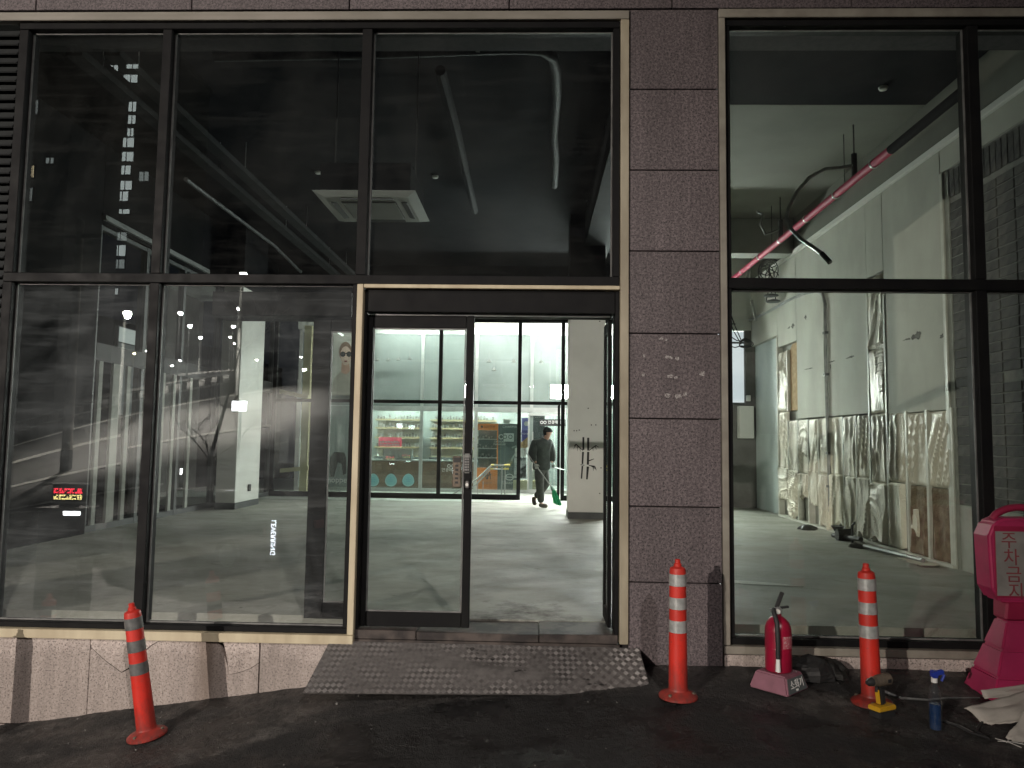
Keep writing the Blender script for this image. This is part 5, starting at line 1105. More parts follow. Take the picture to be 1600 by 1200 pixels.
# fire extinguisher on its stand
ex, ey = 1.705, -.36; ez = gz(ex, ey) + .003
stn = thing('extinguisher_stand', 'faded pink plastic stand with a dark lettered plate under the fire extinguisher', 'extinguisher stand', (ex, ey, ez))
ang = math.radians(43); Rz = Matrix.Rotation(ang, 3, 'Z')
def SP(x, y, z): return Vector((ex, ey, ez)) + Rz @ Vector((x, y, z))
obj('body', MB().hexa([SP(*q, 0) for q in ((-.145, -.145), (.145, -.145), (.145, .145), (-.145, .145))], [SP(*q, .115) for q in ((-.11, -.11), (.11, -.11), (.11, .11), (-.11, .11))]), m_standp, stn, bevel=.01, bseg=2)
lpn = obj('name_plate', MB().hexa([SP(-.125, -.1425, .010), SP(.125, -.1425, .010), SP(.125, -.139, .009), SP(-.125, -.139, .009)], [SP(-.10, -.1175, .098), SP(.10, -.1175, .098), SP(.10, -.114, .098), SP(-.10, -.114, .098)]), m_greyprint, stn)
text('lettering', '소화기', .064, SP(0, -.1335, .056), (math.radians(90 - 16), 0, ang), m_whitet, lpn, .001); text('lettering', '119', .022, SP(-.01, -.141, .022), (math.radians(90 - 16), 0, ang), m_whitet, lpn, .001)
fe = thing('fire_extinguisher', 'red fire extinguisher with black hose standing on a pink stand', 'fire extinguisher', (ex, ey, ez + .116))
c = (ex, ey, ez + .1155)
obj('cylinder', MB().lathe([(.080, 0), (.088, .008), (.0885, .26), (.086, .29), (.074, .325), (.052, .352), (.026, .368), (.022, .385)], c, 32), m_extred, fe, smooth=True)
lab = MB(); n = 12
for k in range(n):
    a, b_ = -1.55 + k * 1.3 / n, -1.55 + (k + 1) * 1.3 / n; r = .0892
    lab.add([(c[0] + math.cos(a) * r, c[1] + math.sin(a) * r, c[2] + .165), (c[0] + math.cos(b_) * r, c[1] + math.sin(b_) * r, c[2] + .165), (c[0] + math.cos(b_) * r, c[1] + math.sin(b_) * r, c[2] + .245), (c[0] + math.cos(a) * r, c[1] + math.sin(a) * r, c[2] + .245)], [(0, 1, 2, 3)])
obj('label_sticker', lab, pm('faded_label', (0.42, 0.10, 0.13), (0.55, 0.36, 0.36), 60, .5, lo=.5, hi=.6), fe)
obj('seam_band', MB().lathe([(.0885, .150), (.0895, .153), (.0895, .157), (.0885, .160)], c, 32), m_extred, fe, smooth=True)
obj('valve', MB().lathe([(.024, .385), (.026, .39), (.024, .42), (.014, .43)], c, 14).rbox((c[0] - .03, c[1], c[2] + .405), (.05, .02, .02)), m_steel, fe, smooth=True)
obj('pressure_gauge', MB().tube([(c[0] - .01, c[1] - .024, c[2] + .402), (c[0] - .01, c[1] - .04, c[2] + .402)], .016, 12), m_whitew, fe)
obj('lever', MB().rbox((c[0] + .012, c[1], c[2] + .475), (.026, .022, .115), (0, math.radians(22), 0)), m_rubber, fe, bevel=.004); obj('handle', MB().rbox((c[0] + .035, c[1], c[2] + .425), (.08, .020, .016), (0, math.radians(-8), 0)), m_rubber, fe, bevel=.003)
hz_ = [(c[0] - .03, c[1] - .01, c[2] + .41), (c[0] - .045, c[1] - .06, c[2] + .40), (c[0] - .038, c[1] - .098, c[2] + .34), (c[0] - .034, c[1] - .103, c[2] + .2), (c[0] - .036, c[1] - .103, c[2] + .105)]
hs_ = obj('hose', MB().tube(hz_, .016, 10), m_rubber, fe, smooth=True); obj('nozzle', MB().tube([hz_[-1], (c[0] - .037, c[1] - .104, c[2] + .02)], [.013, .017], 12), m_whitet, hs_, smooth=True)

# cordless drill standing on its battery
dx, dy = 2.225, -.745; dz = gz(dx, dy) + .004; da = math.radians(28)
dr_ = thing('cordless_drill', 'worn yellow and black cordless drill standing on its battery before the delineator post', 'drill', (dx, dy, dz))
Rd = Matrix.Rotation(da, 3, 'Z')
def DP(x, y, z): return Vector((dx, dy, dz)) + Rd @ Vector((x, y, z))
def dbox(nm, x0, x1, w, z0, z1, mt, bv=.006, sh=0.0, par=None):
    w /= 2; return obj(nm, MB().hexa([DP(x0, -w, z0), DP(x1, -w, z0), DP(x1, w, z0), DP(x0, w, z0)], [DP(x0 + sh, -w, z1), DP(x1 + sh, -w, z1), DP(x1 + sh, w, z1), DP(x0 + sh, w, z1)]), mt, par or dr_, bevel=bv, bseg=2)
dbox('battery', -.07, .075, .085, 0, .042, m_rubber); dbox('battery_cover', -.078, .080, .088, .043, .072, m_yellow); dbox('handle', -.025, .022, .042, .073, .185, m_rubber, .010, -.012)
dbox('grip_panel', -.036, -.026, .030, .080, .170, m_yellow, .003, -.012)
bd = obj('motor_housing', MB().tube([DP(.075, 0, .222), DP(.06, 0, .222), DP(-.035, 0, .222), DP(-.055, 0, .222)], [.026, .038, .036, .030], 16), m_toolgrey, dr_, smooth=True)
obj('gear_collar', MB().tube([DP(-.056, 0, .222), DP(-.085, 0, .222)], .029, 16), m_toolgrey, dr_, smooth=True); obj('chuck', MB().tube([DP(-.086, 0, .222), DP(-.115, 0, .222), DP(-.135, 0, .222)], [.026, .024, .012], 14), m_rubber, dr_, smooth=True)
obj('trigger', MB().rbox(DP(-.045, 0, .172), (.018, .018, .036), (0, .1, da)), m_rubber, dr_, bevel=.003); obj('vent', MB().rbox(DP(.03, -.0375, .222), (.03, .004, .02), (0, 0, da)), m_rubber, dr_)
# spray bottle
bx, by = 2.475, -.90; bz = gz(bx, by) + .003
sbt = thing('spray_bottle', 'clear spray bottle with blue head and dark blue liquid', 'spray bottle', (bx, by, bz))
obj('liquid', MB().lathe([(.030, .004), (.033, .01), (.033, .15), (.031, .152)], (bx, by, bz), 20), m_liquid, sbt, smooth=True)
obj('bottle', MB().lathe([(.034, 0), (.038, .006), (.038, .165), (.034, .19), (.031, .215), (.028, .25), (.016, .268), (.014, .285)], (bx, by, bz), 24), m_clear, sbt, smooth=True)
obj('collar', MB().lathe([(.018, .280), (.018, .305), (.015, .307)], (bx, by, bz), 16), m_whitet, sbt, smooth=True)
obj('spray_head', MB().yz([(0, 0)] * 0 or [(by - .02, bz + .308), (by + .02, bz + .308), (by + .026, bz + .345), (by + .01, bz + .352), (by - .03, bz + .348)], bx - .016, bx + .016).rbox((bx + .012, by - .012, bz + .338), (.085, .026, .026), (0, -.22, .2)), m_blue, sbt, bevel=.004, bseg=2)
obj('trigger', MB().rbox((bx + .045, by - .015, bz + .312), (.012, .016, .045), (0, .5, .2)), m_blue, sbt, bevel=.003)

# pink no-parking sign
def SG(px, py, Y): return at(px, py, Y)
nz0 = gz(3.45, -.4)
ns = thing('no_parking_sign', 'pink plastic no parking stand with a carrying handle and grey lettered sheet', 'sign', (3.38, -.40, nz0))
fx0, fx1, fy0, fy1, fz0, fz1 = 3.085, 3.60, -.50, -.31, .395, .93
pan = [(fx0 + .05, fz0), (fx0, fz0 + .09), (fx0 - .012, fz1 - .10), (fx0 + .03, fz1 - .01), (fx0 + .10, fz1 + .02), (fx1 - .10, fz1 + .02), (fx1 - .03, fz1 - .01), (fx1 + .012, fz1 - .10), (fx1, fz0 + .09), (fx1 - .05, fz0)]
obj('panel', MB().xz(pan, fy0, fy1), m_hotpink, ns, bevel=.018, bseg=3)
obj('front_recess', MB().box(fx0 + .022, fx1 - .022, fy0 - .0035, fy0 - .0005, fz0 + .03, fz1 - .03), m_maroon, ns)
sheet = obj('lettered_sheet', MB().box(fx0 + .028, fx1 - .035, fy0 - .009, fy0 - .004, fz0 + .045, fz1 - .065), pm('grey_film_sheet', (0.30, 0.285, 0.27), (0.22, 0.21, 0.20), 7, 0.35, bmp=.4, bscale=9, bdist=.02, stretch=(1, 1, 1)), ns)
for k, ch in enumerate('주차금지'):
    text('lettering', ch, .118, (SG(1575, 850, fy0).x + .012 * k, fy0 - .012, fz1 - .13 - k * .112), FRONT, m_text, sheet, .001)
for k, ch in enumerate('주차금지'):
    text('lettering', ch, .118, (SG(1575, 850, fy0).x + .19 + .012 * k, fy0 - .012, fz1 - .13 - k * .112), FRONT, m_text, sheet, .001)
arch = [Vector((lerp(fx0 + .07, fx1 - .07, k / 14), (fy0 + fy1) / 2, fz1 + .005 + .085 * math.sin(PI * k / 14) ** .6)) for k in range(15)]
obj('handle', MB().tube(arch, .024, 10), m_maroon, ns, smooth=True)
obj('neck', MB().hexa([(3.18, fy0 + .03, .27), (3.50, fy0 + .03, .27), (3.50, fy1 - .02, .27), (3.18, fy1 - .02, .27)], [(3.19, fy0 + .02, fz0 - .001), (3.50, fy0 + .02, fz0 - .001), (3.50, fy1 - .01, fz0 - .001), (3.19, fy1 - .01, fz0 - .001)]), m_maroon, ns, bevel=.012)
def foot(z0, z1, t0, t1):
    f = lambda t, z: [(lerp(3.185, 3.03, t), lerp(-.48, -.56, t), z), (lerp(3.50, 3.66, t), lerp(-.48, -.56, t), z), (lerp(3.50, 3.66, t), lerp(-.34, -.20, t), z), (lerp(3.185, 3.03, t), lerp(-.34, -.20, t), z)]
    return MB().hexa(f(t1, z0), f(t0, z1))
h0, h1 = nz0, .268
for a, b_ in ((0, .36), (.362, .70), (.702, 1)): obj('base_tier', foot(lerp(h1, h0, b_), lerp(h1, h0, a), a, b_), m_hotpink, ns, bevel=.012, bseg=2)
# white sheets in the lower right corner
def sheetfn(corners, amp, seed):
    a, b_, c_, d_ = [Vector(q) for q in corners]
    def fn(u, v):
        p = (a * (1 - u) + b_ * u) * (1 - v) + (d_ * (1 - u) + c_ * u) * v
        return tuple(p + Vector((0, 0, 1)) * (amp * mnoise.noise((u * 2.5 + seed, v * 2.5, seed)) + amp * .4 * mnoise.noise((u * 7, v * 7, seed))) + Vector((0, -.4, 0)) * amp * mnoise.noise((u * 3, v * 3 + 9, seed)))
    return fn
def cloth(name, corners, amp, seed, lbl, grp=None):
    o = obj(name, MB().grid(sheetfn(corners, amp, seed), 16, 12), m_sheet, smooth=True, label=lbl, cat='sheet', group=grp)
    s = o.modifiers.new('thick', 'SOLIDIFY'); s.thickness = .006; return o
cloth('white_sheet', [at(1507, 1108, -.75), at(1549, 1137, -.85), at(1640, 1120, -.95), at(1640, 1066, -.62)], .03, 3, 'stiff white folded sheet lying in front of the pink sign, its upper fold')
cloth('white_sheet', [at(1532, 1078, -.58), at(1540, 1093, -.62), at(1640, 1078, -.62), at(1640, 1066, -.52)], .012, 6, 'narrow white fold of sheet right against the foot of the pink sign')
cloth('white_sheet', [at(1572, 1152, -1.02), at(1612, 1182, -1.08), at(1660, 1170, -1.05), at(1600, 1112, -.9)], .025, 9, 'lower white sheet piece at the bottom right corner')
# dark odds and ends
lump('dark_bag', (1.97, -.14, gz(1.97, -.14)), .17, m_rubber, .75, 'crumpled dark bag slumped against the base of the right window', 'bag', 12)
lump('dark_bag', (2.16, -.12, gz(2.2, -.12)), .12, m_blackmt, .8, 'small dark bag between the big bag and the delineator post', 'bag', 15)
st_ = [Vector((2.30, -.42, gz(2.3, -.42) + .07)), Vector((2.36, -.46, gz(2.36, -.4) + .03)), Vector((2.46, -.50, gz(2.4, -.5) + .012)), Vector((2.62, -.52, gz(2.6, -.5) + .010)), Vector((2.78, -.475, gz(2.7, -.5) + .012)), Vector((3.0, -.46, gz(3, -.5) + .012))]
o = obj('grey_strap', MB().tube(st_, [.022, .016, .009, .008, .007, .005], 6), m_refld, smooth=True); tag(o, 'pale strap trailing along the asphalt from the delineator post', 'strap')
gz_ = lambda x, y, h=.01: Vector((x, y, gz(x, y) + h))
o = obj('black_cable', MB().tube([gz_(2.56, -.80), gz_(2.62, -.86), gz_(2.66, -.95), gz_(2.72, -1.02), gz_(2.70, -.93), gz_(2.76, -.86), gz_(2.82, -.80)], .009, 6), m_rubber, smooth=True); tag(o, 'short black cable on the asphalt beside the spray bottle', 'cable')
o = obj('cable_end', MB().tube([gz_(2.57, -.805, .013), gz_(2.64, -.875, .013), gz_(2.67, -.95, .012)], .006, 5), m_galv, smooth=True); tag(o, 'grey plug lead lying by the black cable', 'cable')
for k, (a, b_) in enumerate((((2.76, -1.04), (2.90, -1.09)), ((2.77, -1.0), (2.84, -1.13)), ((2.80, -1.06), (2.88, -.98)))):
    o = obj('cable_tie', MB().tube([gz_(*a, .006), gz_((a[0] + b_[0]) / 2, (a[1] + b_[1]) / 2, .012), gz_(*b_, .006)], .0026, 5), m_paper); tag(o, 'thin white cable tie scrap on the asphalt by the white sheet', 'cable tie', 'cable tie scraps')

# ================================================================== THE STREET BEHIND THE CAMERA (seen mirrored in the glass)
def mir(px, py, L): q = at(px, py, L); return Vector((q.x, -L, q.z))
def mground(px, py):
    d = rt * ((px - 800) / 1160.0) + up * (-(py - 600) / 1160.0) + fw; P = CAM.copy(); s = 6.0
    while s < 120:
        q = CAM + d * s
        if q.z < gz(q.x, -q.y): break
        s += .05
    return Vector((q.x, -q.y, gz(q.x, -q.y)))
def street_lamp(c, toward, lbl, ml, r=.16, group='street lamps along the road'):
    zg = gz(c.x, c.y); d = thing('street_lamp', lbl, 'street lamp', (c.x, c.y, zg), group)
    back = (Vector((c.x, c.y, 0)) - Vector((toward[0], toward[1], 0))).normalized()
    pb = Vector((c.x, c.y, 0)) + back * 1.1
    obj('pole', MB().tube([(pb.x, pb.y, zg), (pb.x, pb.y, c.z - .2), (pb.x - back.x * .3, pb.y - back.y * .3, c.z + .18), (c.x + back.x * .2, c.y + back.y * .2, c.z + .22)], [.09, .06, .05, .04], 8), m_galv, d)
    obj('lamp_head', MB().rbox((c.x, c.y, c.z + .21), (.5, .28, .10), (0, 0, math.atan2(back.y, back.x))), m_dkgrey, d, bevel=.02)
    obj('lens', MB().lathe([(r * .3, -.5 * r), (r * .8, -.25 * r), (r, .25 * r), (r * .9, .7 * r)], (c.x, c.y, c.z + .02), 12), ml, d, smooth=True)
    return d
tw = (0, 0)
street_lamp(LAMP, tw, 'near bright street lamp lighting the facade', e_lamp, .17)
street_lamp(mir(378, 430, 26), tw, 'tallest bright street lamp near the road', e_lamp, .15)
for px, py, L, lbl in ((280, 490, 42, 'first lamp of the receding left row'), (295, 510, 50, 'second lamp of the receding left row'), (312, 528, 58, 'third lamp of the receding left row'), (372, 483, 44, 'first lamp of the receding right row'), (363, 511, 52, 'second lamp of the receding right row'), (359, 527, 60, 'third lamp of the receding right row'), (365, 537, 66, 'last lamp of the receding right row'),
                    (267, 572, 60, 'low far lamp under the left row'), (280, 564, 66, 'faint low far lamp under the left row'), (228, 549, 62, 'far white lamp beside the mullion reflection'), (400, 563, 64, 'faint far lamp mirrored on the pillar')):
    street_lamp(mir(px, py, L), tw, 'distant white street lamp, ' + lbl, e_far, .15 if L < 60 else .11)
for px, py, L, ml, lbl in ((62, 535, 45, e_lampy, 'yellow distant street lamp at the far left'), (164, 555, 55, e_far, 'white distant street lamp beside the green sign'), (157, 558, 56, e_lampy, 'yellowish small distant lamp beside the green sign'), (154, 539, 60, e_far, 'tiny distant lamp over the green sign'), (208, 553, 58, e_lampy, 'yellow distant lamp above the glass side wall'), (152, 577, 60, e_far, 'small distant lamp under the green sign'), (132, 576, 60, e_far, 'small distant lamp left of the green sign')):
    street_lamp(mir(px, py, L), tw, lbl, ml, .16 if px in (62, 164) else .11)
street_lamp(NEAR, tw, 'small added fill lamp out of view behind the camera', e_near, .06)
gs = thing('green_sign', 'green lit shop sign far down the street', 'sign', mir(146, 565, 58)); p = gs.location.copy()
for dx, dz, w_, h_ in ((-.05, .7, .5, .09), (-.05, 1.0, .09, .5), (.1, .45, .5, .09), (-.5, -.3, .45, .09), (-.4, -.6, .5, .09), (.15, -.4, .09, .6), (.5, -.35, .4, .09), (.7, -.55, .09, .5), (.95, -.5, .3, .09)): obj('tube', MB().box(p.x + dx - w_ / 2, p.x + dx + w_ / 2, p.y - .04, p.y + .04, p.z + dz - h_ / 2, p.z + dz + h_ / 2), e_green, gs)
obj('backing', MB().box(p.x - 1.2, p.x + 1.3, p.y - .2, p.y - .1, p.z - 1, p.z + 1.3), m_blackmt, gs); obj('post', MB().box(p.x - .1, p.x + .1, p.y - .3, p.y - .205, gz(p.x, p.y), p.z + .5), m_blackmt, gs)
# apartment towers
def tower(cx_, cy_, w, d, h, lbl, wins, off):
    tw_ = thing('apartment_tower', lbl, 'apartment tower', (cx_, cy_, 0), 'apartment towers across the road')
    obj('wall', MB().box(cx_ - w / 2, cx_ + w / 2, cy_ - d, cy_, -2, h), m_tower, tw_); obj('roof', MB().box(cx_ - w / 2 - .2, cx_ + w / 2 + .2, cy_ - d - .2, cy_ + .2, h + .01, h + .6), m_tower, tw_)
    for (q, ww, hh, ml) in wins:
        f = MB(); x0, x1, z0, z1 = q.x - ww / 2, q.x + ww / 2, q.z - hh / 2, q.z + hh / 2
        f.box(x0 - .08, x1 + .08, cy_ + .003, cy_ + .12, z0 - .08, z0).box(x0 - .08, x1 + .08, cy_ + .003, cy_ + .12, z1, z1 + .08).box(x0 - .08, x0, cy_ + .003, cy_ + .12, z0 + .001, z1 - .001).box(x1, x1 + .08, cy_ + .003, cy_ + .12, z0 + .001, z1 - .001).box(q.x - .03, q.x + .03, cy_ + .004, cy_ + .10, z0 + .001, z1 - .001)
        o = obj('window', f, m_winoff, tw_); obj('window_glass', MB().box(x0 + .002, x1 - .002, cy_ + .005, cy_ + .03, z0 + .002, z1 - .002), ml, o)
    return tw_
def WN(px, py, L, wpx, hpx, ml): return (mir(px, py, L), wpx / 1160 * (L + 5.65), hpx / 1160 * (L + 5.65), ml)
e_dim = em('dim_window', (0.85, 0.95, 0.92), 1.4)
w1 = [WN(176, 109, 62, 16, 18, e_win), WN(206, 103, 62, 20, 8, e_win), WN(203, 122, 62, 24, 14, e_win), WN(168, 126, 62, 6, 11, e_win), WN(206, 166, 62, 13, 17, e_win), WN(205, 186, 62, 13, 15, e_win), WN(203, 206, 62, 11, 14, e_win), WN(170, 211, 62, 16, 12, e_win), WN(197, 222, 62, 25, 16, e_win), WN(196, 244, 62, 25, 16, e_win), WN(194, 265, 62, 20, 15, e_win), WN(224, 275, 62, 16, 16, e_dim),
      WN(194, 289, 62, 24, 15, e_win), WN(190, 306, 62, 20, 16, e_win), WN(190, 330, 62, 25, 8, e_win), WN(187, 369, 62, 22, 14, e_dim), WN(184, 391, 62, 24, 18, e_win), WN(184, 412, 62, 20, 15, e_dim), WN(178, 455, 62, 12, 10, e_dim)]
q = mir(205, 250, 62); tower(q.x - .5, -62, 8, 8, mir(200, 85, 62).z, 'tall dark apartment tower with a lit column of white windows', w1, 0)
w2 = [WN(42, 127, 40, 22, 14, e_dim), WN(45, 166, 40, 28, 24, e_dim), WN(36, 230, 40, 20, 20, e_dim), WN(38, 267, 40, 30, 20, e_winw), WN(76, 250, 40, 14, 10, e_dim), WN(36, 303, 40, 28, 22, e_dim)]
q = mir(45, 250, 40); tower(q.x, -40, 5, 6, mir(40, 70, 40).z, 'nearer dark apartment tower with one warm orange window', w2, 0)
# the road climbing to the right behind the camera, its markings, bank and guard rail
ROWS = [(850, -.17, 10), (800, -.20, 14.5), (765, -.245, 20), (728, -.29, 26), (700, -.31, 30), (650, -.24, 40), (610, -.12, 60)]
def row(k, px):
    y0, sl, L = ROWS[int(k)]
    if k != int(k):
        f = k - int(k); a, b_ = ROWS[int(k)], ROWS[int(k) + 1]; y0, sl, L = (lerp(a[q], b_[q], f) for q in range(3))
    q = at(px, y0 + sl * px * (1 - px / 1500) if px > -400 else y0 - sl * 400, L); return Vector((q.x, -L, q.z))
def sheet_rows(k0, k1, nk, mt, nm):
    L = MB(); n = 48
    for j in range(nk + 1):
        for i in range(n + 1): L.v.append(row(min(k0 + (k1 - k0) * j / nk, 5.999), -300 + 1150 * i / n))
    L.f = [(j * (n + 1) + i, j * (n + 1) + i + 1, (j + 1) * (n + 1) + i + 1, (j + 1) * (n + 1) + i) for j in range(nk) for i in range(n)]
    return obj(nm, L, mt, smooth=True, kind='structure')
sheet_rows(0, .6, 4, m_pave, 'pavement'); sheet_rows(.6, 4, 16, m_road, 'road'); sheet_rows(4, 5.999, 10, m_bank, 'hill_bank')
def mark(k, px0, px1, w, nm='road_marking'):
    L = MB(); n = 60; dk = w / abs(row(k + .05, 100).y - row(k, 100).y) * .05 / 2
    for i in range(n + 1):
        px = lerp(px0, px1, i / n); L.v += [tuple(row(min(5.99, k + s_ * dk), px) + Vector((0, 0, .03))) for s_ in (-1, 1)]
    L.f = [(2 * i, 2 * i + 1, 2 * i + 3, 2 * i + 2) for i in range(n)]; return obj(nm, L, m_line, kind='structure')
mark(2, -200, 185, .5); mark(3, -200, 185, .45); mark(1, -200, 250, .35); mark(3.9, -200, 420, .3); mark(2.5, 195, 420, .4)
gd = thing('guard_rail', 'dark roadside guard rail with square posts on the bank', 'guard rail', row(4, 100))
for px in range(-40, 400, 19):
    p = row(4.02, px); obj('post', MB().box(p.x - .11, p.x + .11, p.y - .11, p.y + .11, p.z - .3, p.z + 1.05), m_blackmt, gd, loc=p)
for h_ in (.55, 1.0): obj('rail', MB().tube([row(4.02, px) + Vector((0, .13, h_)) for px in range(-60, 420, 20)], .05, 6), m_galv, gd)
pb = mir(100, 700, 21); up_ = thing('utility_pole', 'pale concrete utility pole beside the road', 'utility pole', (pb.x, pb.y, gz(pb.x, pb.y)))
obj('shaft', MB().tube([(pb.x, pb.y, gz(pb.x, pb.y)), (pb.x, pb.y, 9.5)], [.19, .13], 12), m_pole, up_, smooth=True); obj('crossarm', MB().box(pb.x - 1, pb.x + 1, pb.y - .05, pb.y + .05, 8.8, 8.95), m_dkgrey, up_)
obj('band', MB().lathe([(.20, 0), (.20, .8)], (pb.x, pb.y, .1), 12), m_dkgrey, up_)
# barrier gate
gx, gy = -7.13, -5.5; gz0 = gz(gx, gy)
gt = thing('barrier_gate', 'black parking barrier cabinet with red and yellow led display', 'parking barrier', (gx, gy, gz0))
obj('cabinet', MB().box(gx - .34, gx + .34, gy - .22, gy + .22, gz0, .30), m_blackmt, gt, bevel=.05, bseg=2); obj('door_panel', MB().box(gx - .05, gx + .2, gy + .223, gy + .235, -.5, .05), m_rubber, gt, bevel=.01)
obj('top_plate', MB().box(gx - .36, gx + .36, gy - .24, gy + .24, .303, .33), m_dkgrey, gt)
ds = obj('display', MB().box(gx - .16, gx + .36, gy + .05, gy + .17, .42, .68), m_blackmt, gt, bevel=.01); obj('display_hood', MB().box(gx - .2, gx + .38, gy + .02, gy + .26, .683, .70), m_galv, ds)
for r_, ml in ((0, e_led_y), (1, e_led_r)):
    dl = MB()
    for k in range(11):
        for j in range(3):
            if random.random() < .8: dl.box(gx - .12 + k * .04, gx - .12 + k * .04 + random.uniform(.014, .034), gy + .172, gy + .176, .455 + r_ * .095 + j * .026, .475 + r_ * .095 + j * .026)
    obj('led_text', dl, ml, ds, kind='stuff')
obj('neck', MB().box(gx - .12, gx + .12, gy - .08, gy + .04, .331, .60), m_blackmt, gt); obj('light_bar', MB().box(gx + .08, gx + .33, gy + .224, gy + .24, .225, .285), e_sign, gt)
am = obj('arm', MB().tube([(gx - .345, gy + .1, .22), (gx - 3.6, gy + .3, .12)], .05, 8), m_white, gt); obj('arm', MB().tube([(gx - .345, gy - .05, .05), (gx - 3.4, gy + .1, -.10)], .03, 8), m_galv, gt)
# led letter board lying upright near the gate
lx, lz0, lz1 = -3.93, .13, -.30
ls = thing('letter_sign', 'upright signboard with white glowing letters running down it', 'sign', (lx, -5.5, gz(lx, -5.5)))
obj('board', MB().box(lx - .12, lx + .12, -5.56, -5.51, gz(lx, -5.5), .25), m_blackmt, ls)
tx = text('letters', 'LEVERRING', .105, (lx, -5.504, -.085), (0, 0, 0), e_letters, ls, .003)
tx.rotation_euler = Matrix(((0, -1, 0), (0, 0, 1), (-1, 0, 0))).to_euler()
# parked cars
def car(nm, lbl, c, ang, paint, lights=None):
    root = thing(nm, lbl, 'car', c); Rc = Matrix.Rotation(ang, 3, 'Z'); C0 = Vector(c)
    T = lambda x, y, z: tuple(C0 + Rc @ Vector((x, y, z)))
    prof = [(-2.2, .35), (-2.22, .75), (-2.1, .95), (-1.75, 1.02), (-1.15, 1.45), (.35, 1.50), (1.0, 1.02), (1.95, .88), (2.2, .70), (2.22, .35)]
    vs = []; 
    for y, s in ((-.88, .97), (-.80, 1.0), (.80, 1.0), (.88, .97)): vs.append([(x * (1 if abs(y) < .85 else .985), y * (1 - .16 * max(0, z - .95) / .5), z * (1 if abs(y) < .85 else .99)) for x, z in prof])
    mb = MB(); n = len(prof)
    for row in vs: mb.v += [T(*q) for q in row]
    for r_ in range(3):
        for i in range(n): a = r_ * n + i; b_ = r_ * n + (i + 1) % n; mb.f.append((a, b_, b_ + n, a + n))
    mb.f.append(tuple(range(n))); mb.f.append(tuple(reversed(range(3 * n, 4 * n))))
    bdy = obj('body', mb, paint, root, smooth=True, bevel=.03, bseg=2)
    def quad(name, pts, mt): q = [Vector(T(*p)) for p in pts]; nn = (q[1] - q[0]).cross(q[2] - q[0]).normalized() * .008; return obj(name, MB().hexa([a - nn for a in q], [a + nn for a in q]), mt, root)
    quad('windscreen', [(.42, -.66, 1.47), (.42, .66, 1.47), (.97, .76, 1.07), (.97, -.76, 1.07)], m_carglass); quad('rear_window', [(-1.2, -.64, 1.43), (-1.2, .64, 1.43), (-1.7, .74, 1.07), (-1.7, -.74, 1.07)], m_carglass)
    for s in (-1, 1):
        quad('side_window', [(-1.1, s * .765, 1.40), (.3, s * .76, 1.44), (.8, s * .875, 1.05), (-1.5, s * .875, 1.05)], m_carglass)
        for x in (-1.4, 1.35):
            wl_ = obj('wheel', MB().tube([T(x, s * .70, .33), T(x, s * .90, .33)], .33, 20), m_rubber, root, loc=T(x, s * .8, .33)); obj('rim', MB().tube([T(x, s * .901, .33), T(x, s * .91, .33)], .21, 14), m_galv, wl_)
        obj('headlight', MB().rbox(T(2.17, s * .62, .72), (.10, .36, .14), (0, 0, ang)), e_head if lights else m_steel, root, bevel=.02); obj('tail_light', MB().rbox(T(-2.2, s * .68, .82), (.06, .26, .16), (0, 0, ang)), m_text, root, bevel=.01)
        if lights: obj('fog_light', MB().rbox(T(2.21, s * .60, .50), (.05, .2, .07), (0, 0, ang)), e_bluel if s > 0 else e_head, root)
    obj('grille', MB().rbox(T(2.225, 0, .62), (.03, .8, .2), (0, 0, ang)), m_blackmt, root); obj('emblem', MB().rbox(T(2.21, 0, .79), (.02, .5, .03), (0, -.2, ang)), m_steel, root); obj('number_plate', MB().rbox(T(2.245, 0, .45), (.01, .5, .11), (0, 0, ang)), m_paper, root)
    return root
cc_ = mir(330, 770, 9.5); car('parked_car', 'black parked car with dew drops on its bonnet, mirrored in the left window', (cc_.x, -9.5, gz(cc_.x, -9.5)), math.radians(205), m_carp)
dw = MB()
for k in range(260):
    x, y = random.uniform(.9, 2.15), random.uniform(-.8, .8); z = 1.03 - (x - 1) * .15 + .012; Rc = Matrix.Rotation(math.radians(205), 3, 'Z'); q = Vector((cc_.x, -9.5, gz(cc_.x, -9.5))) + Rc @ Vector((x, y, z)); s = random.uniform(.006, .014); dw.rbox(q, (s, s, s), (random.random(), random.random(), 0))
obj('dew', dw, m_silver, kind='stuff')
p = mir(370, 634, 15); sgp = thing('lit_sign', 'small bright white light box on a post behind the parked car', 'sign', (p.x, p.y, gz(p.x, p.y)))
obj('lightbox', MB().box(p.x - .19, p.x + .19, p.y - .06, p.y + .06, p.z - .14, p.z + .14), e_sign, sgp); obj('post', MB().tube([(p.x, p.y - .1, gz(p.x, p.y)), (p.x, p.y - .1, p.z - .1)], .04, 8), m_dkgrey, sgp); obj('hood', MB().box(p.x - .22, p.x + .22, p.y - .07, p.y + .09, p.z + .145, p.z + .17), m_dkgrey, sgp)
p = mir(422, 680, 24); o = thing('signal_lamp', 'small red signal lamp down the street', 'signal lamp', (p.x, p.y, gz(p.x, p.y))); obj('lens', MB().lathe([(.03, -.15), (.08, -.08), (.08, .08), (.03, .15)], p, 12), e_tail, o); obj('post', MB().tube([(p.x, p.y - .2, gz(p.x, p.y)), (p.x, p.y - .2, p.z + .2)], .05, 6), m_dkgrey, o)
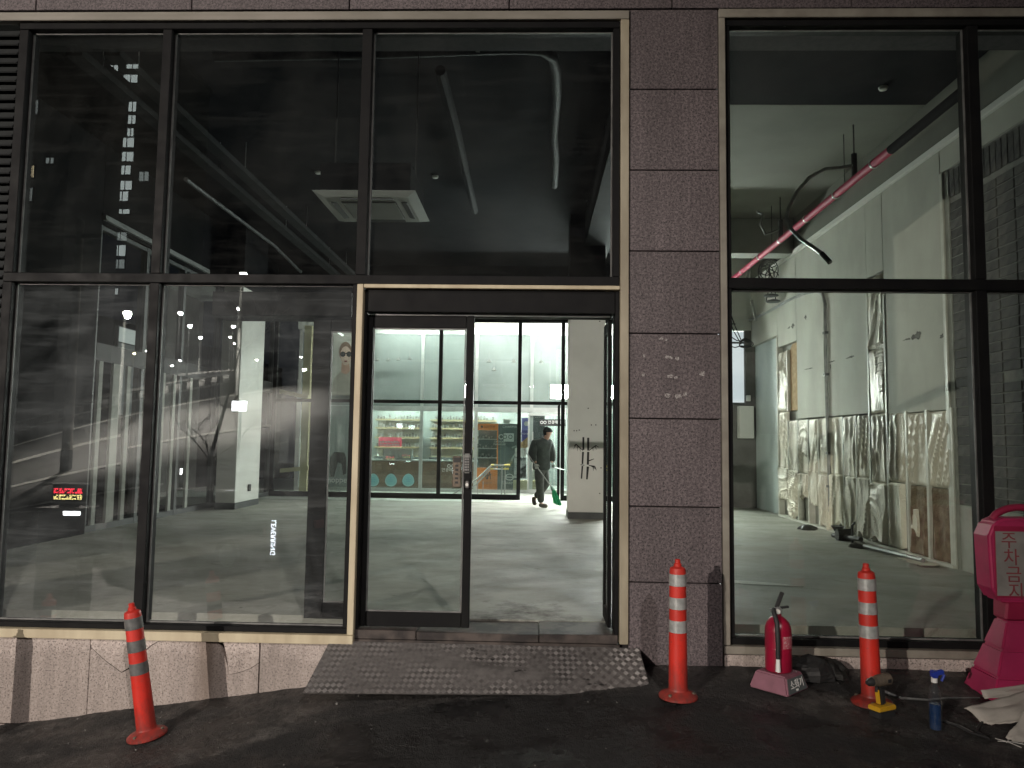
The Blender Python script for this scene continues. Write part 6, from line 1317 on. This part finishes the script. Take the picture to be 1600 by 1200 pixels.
p = mir(278, 737, 14); o = thing('ground_lamp', 'low white bollard lamp near the parked car', 'bollard lamp', (p.x, p.y, gz(p.x, p.y))); obj('lens', MB().lathe([(.03, -.08), (.035, 0), (.03, .08)], p, 10), e_sign, o); obj('post', MB().tube([(p.x, p.y, gz(p.x, p.y)), (p.x, p.y, p.z - .12)], .05, 8), m_dkgrey, o)
# bare tree
tb = mir(318, 720, 17); tg = gz(tb.x, tb.y)
te = thing('bare_tree', 'bare leaning street tree with thin branches', 'tree', (tb.x, tb.y, tg))
trk = [Vector((tb.x, tb.y, tg)), Vector((tb.x + .1, tb.y, tg + 1.6)), Vector((tb.x + .5, tb.y, tg + 3.2)), Vector((tb.x + .9, tb.y, tg + 5))]
obj('trunk', MB().tube(trk, [.09, .07, .05, .02], 8), m_bark, te, smooth=True)
bm_ = MB()
def grow(p, d, L, r, lv):
    q = p + d * L; bm_.tube([p, (p + q) / 2 + Vector((random.uniform(-.05, .05),) * 3), q], [r, r * .8, r * .55], 5)
    if lv:
        for _ in range(3): grow(p.lerp(q, random.uniform(.5, 1)), (d + Vector((random.uniform(-.8, .8), random.uniform(-.8, .8), random.uniform(-.2, .7)))).normalized(), L * .68, r * .55, lv - 1)
for p in trk[1:]:
    for _ in range(3): grow(p, Vector((random.uniform(-1, 1), random.uniform(-1, 1), random.uniform(.3, 1))).normalized(), 1.2, .022, 3)
obj('crown', bm_, m_bark, te)
# street to the left of the glazed side wall, seen through it
ng = atx(185, 508, -13.5); n2 = atx(236, 560, -13.5)
nb3 = thing('neighbour_building', 'dark building across the side lane with a lit white fascia', 'building', (-14, 6, -1))
obj('wall', MB().box(-16, -13.6, -2, 34, -1.4, 5.2), m_nearblack, nb3); 
for a, b_ in ((ng.y, atx(234, 508, -13.5).y), (atx(258, 508, -13.5).y, atx(272, 508, -13.5).y)):
    f = obj('shop_window', MB().box(-13.6, -13.5, a, b_, ng.z - 3.0, ng.z), m_dkgrey, nb3)
    obj('lit_fascia', MB().box(-13.498, -13.49, a + .06, b_ - .06, ng.z - .52, ng.z - .04), em('lit_fascia', (.93, 1, .95), .55) if 'lit_fascia' not in MATS else MATS['lit_fascia'], f); obj('dim_pane', MB().box(-13.498, -13.49, a + .06, b_ - .06, ng.z - 2.9, ng.z - .56), em('dim_shop_pane', (.9, 1, .95), .10) if 'dim_shop_pane' not in MATS else MATS['dim_shop_pane'], f)
q = at(415, 783, 22.0); car('parked_car', 'pale blue car with lit headlamps seen through the glass at the far left end', (q.x - .35, 22 + 2.3, q.z - .35), math.radians(-92), m_carb, True)
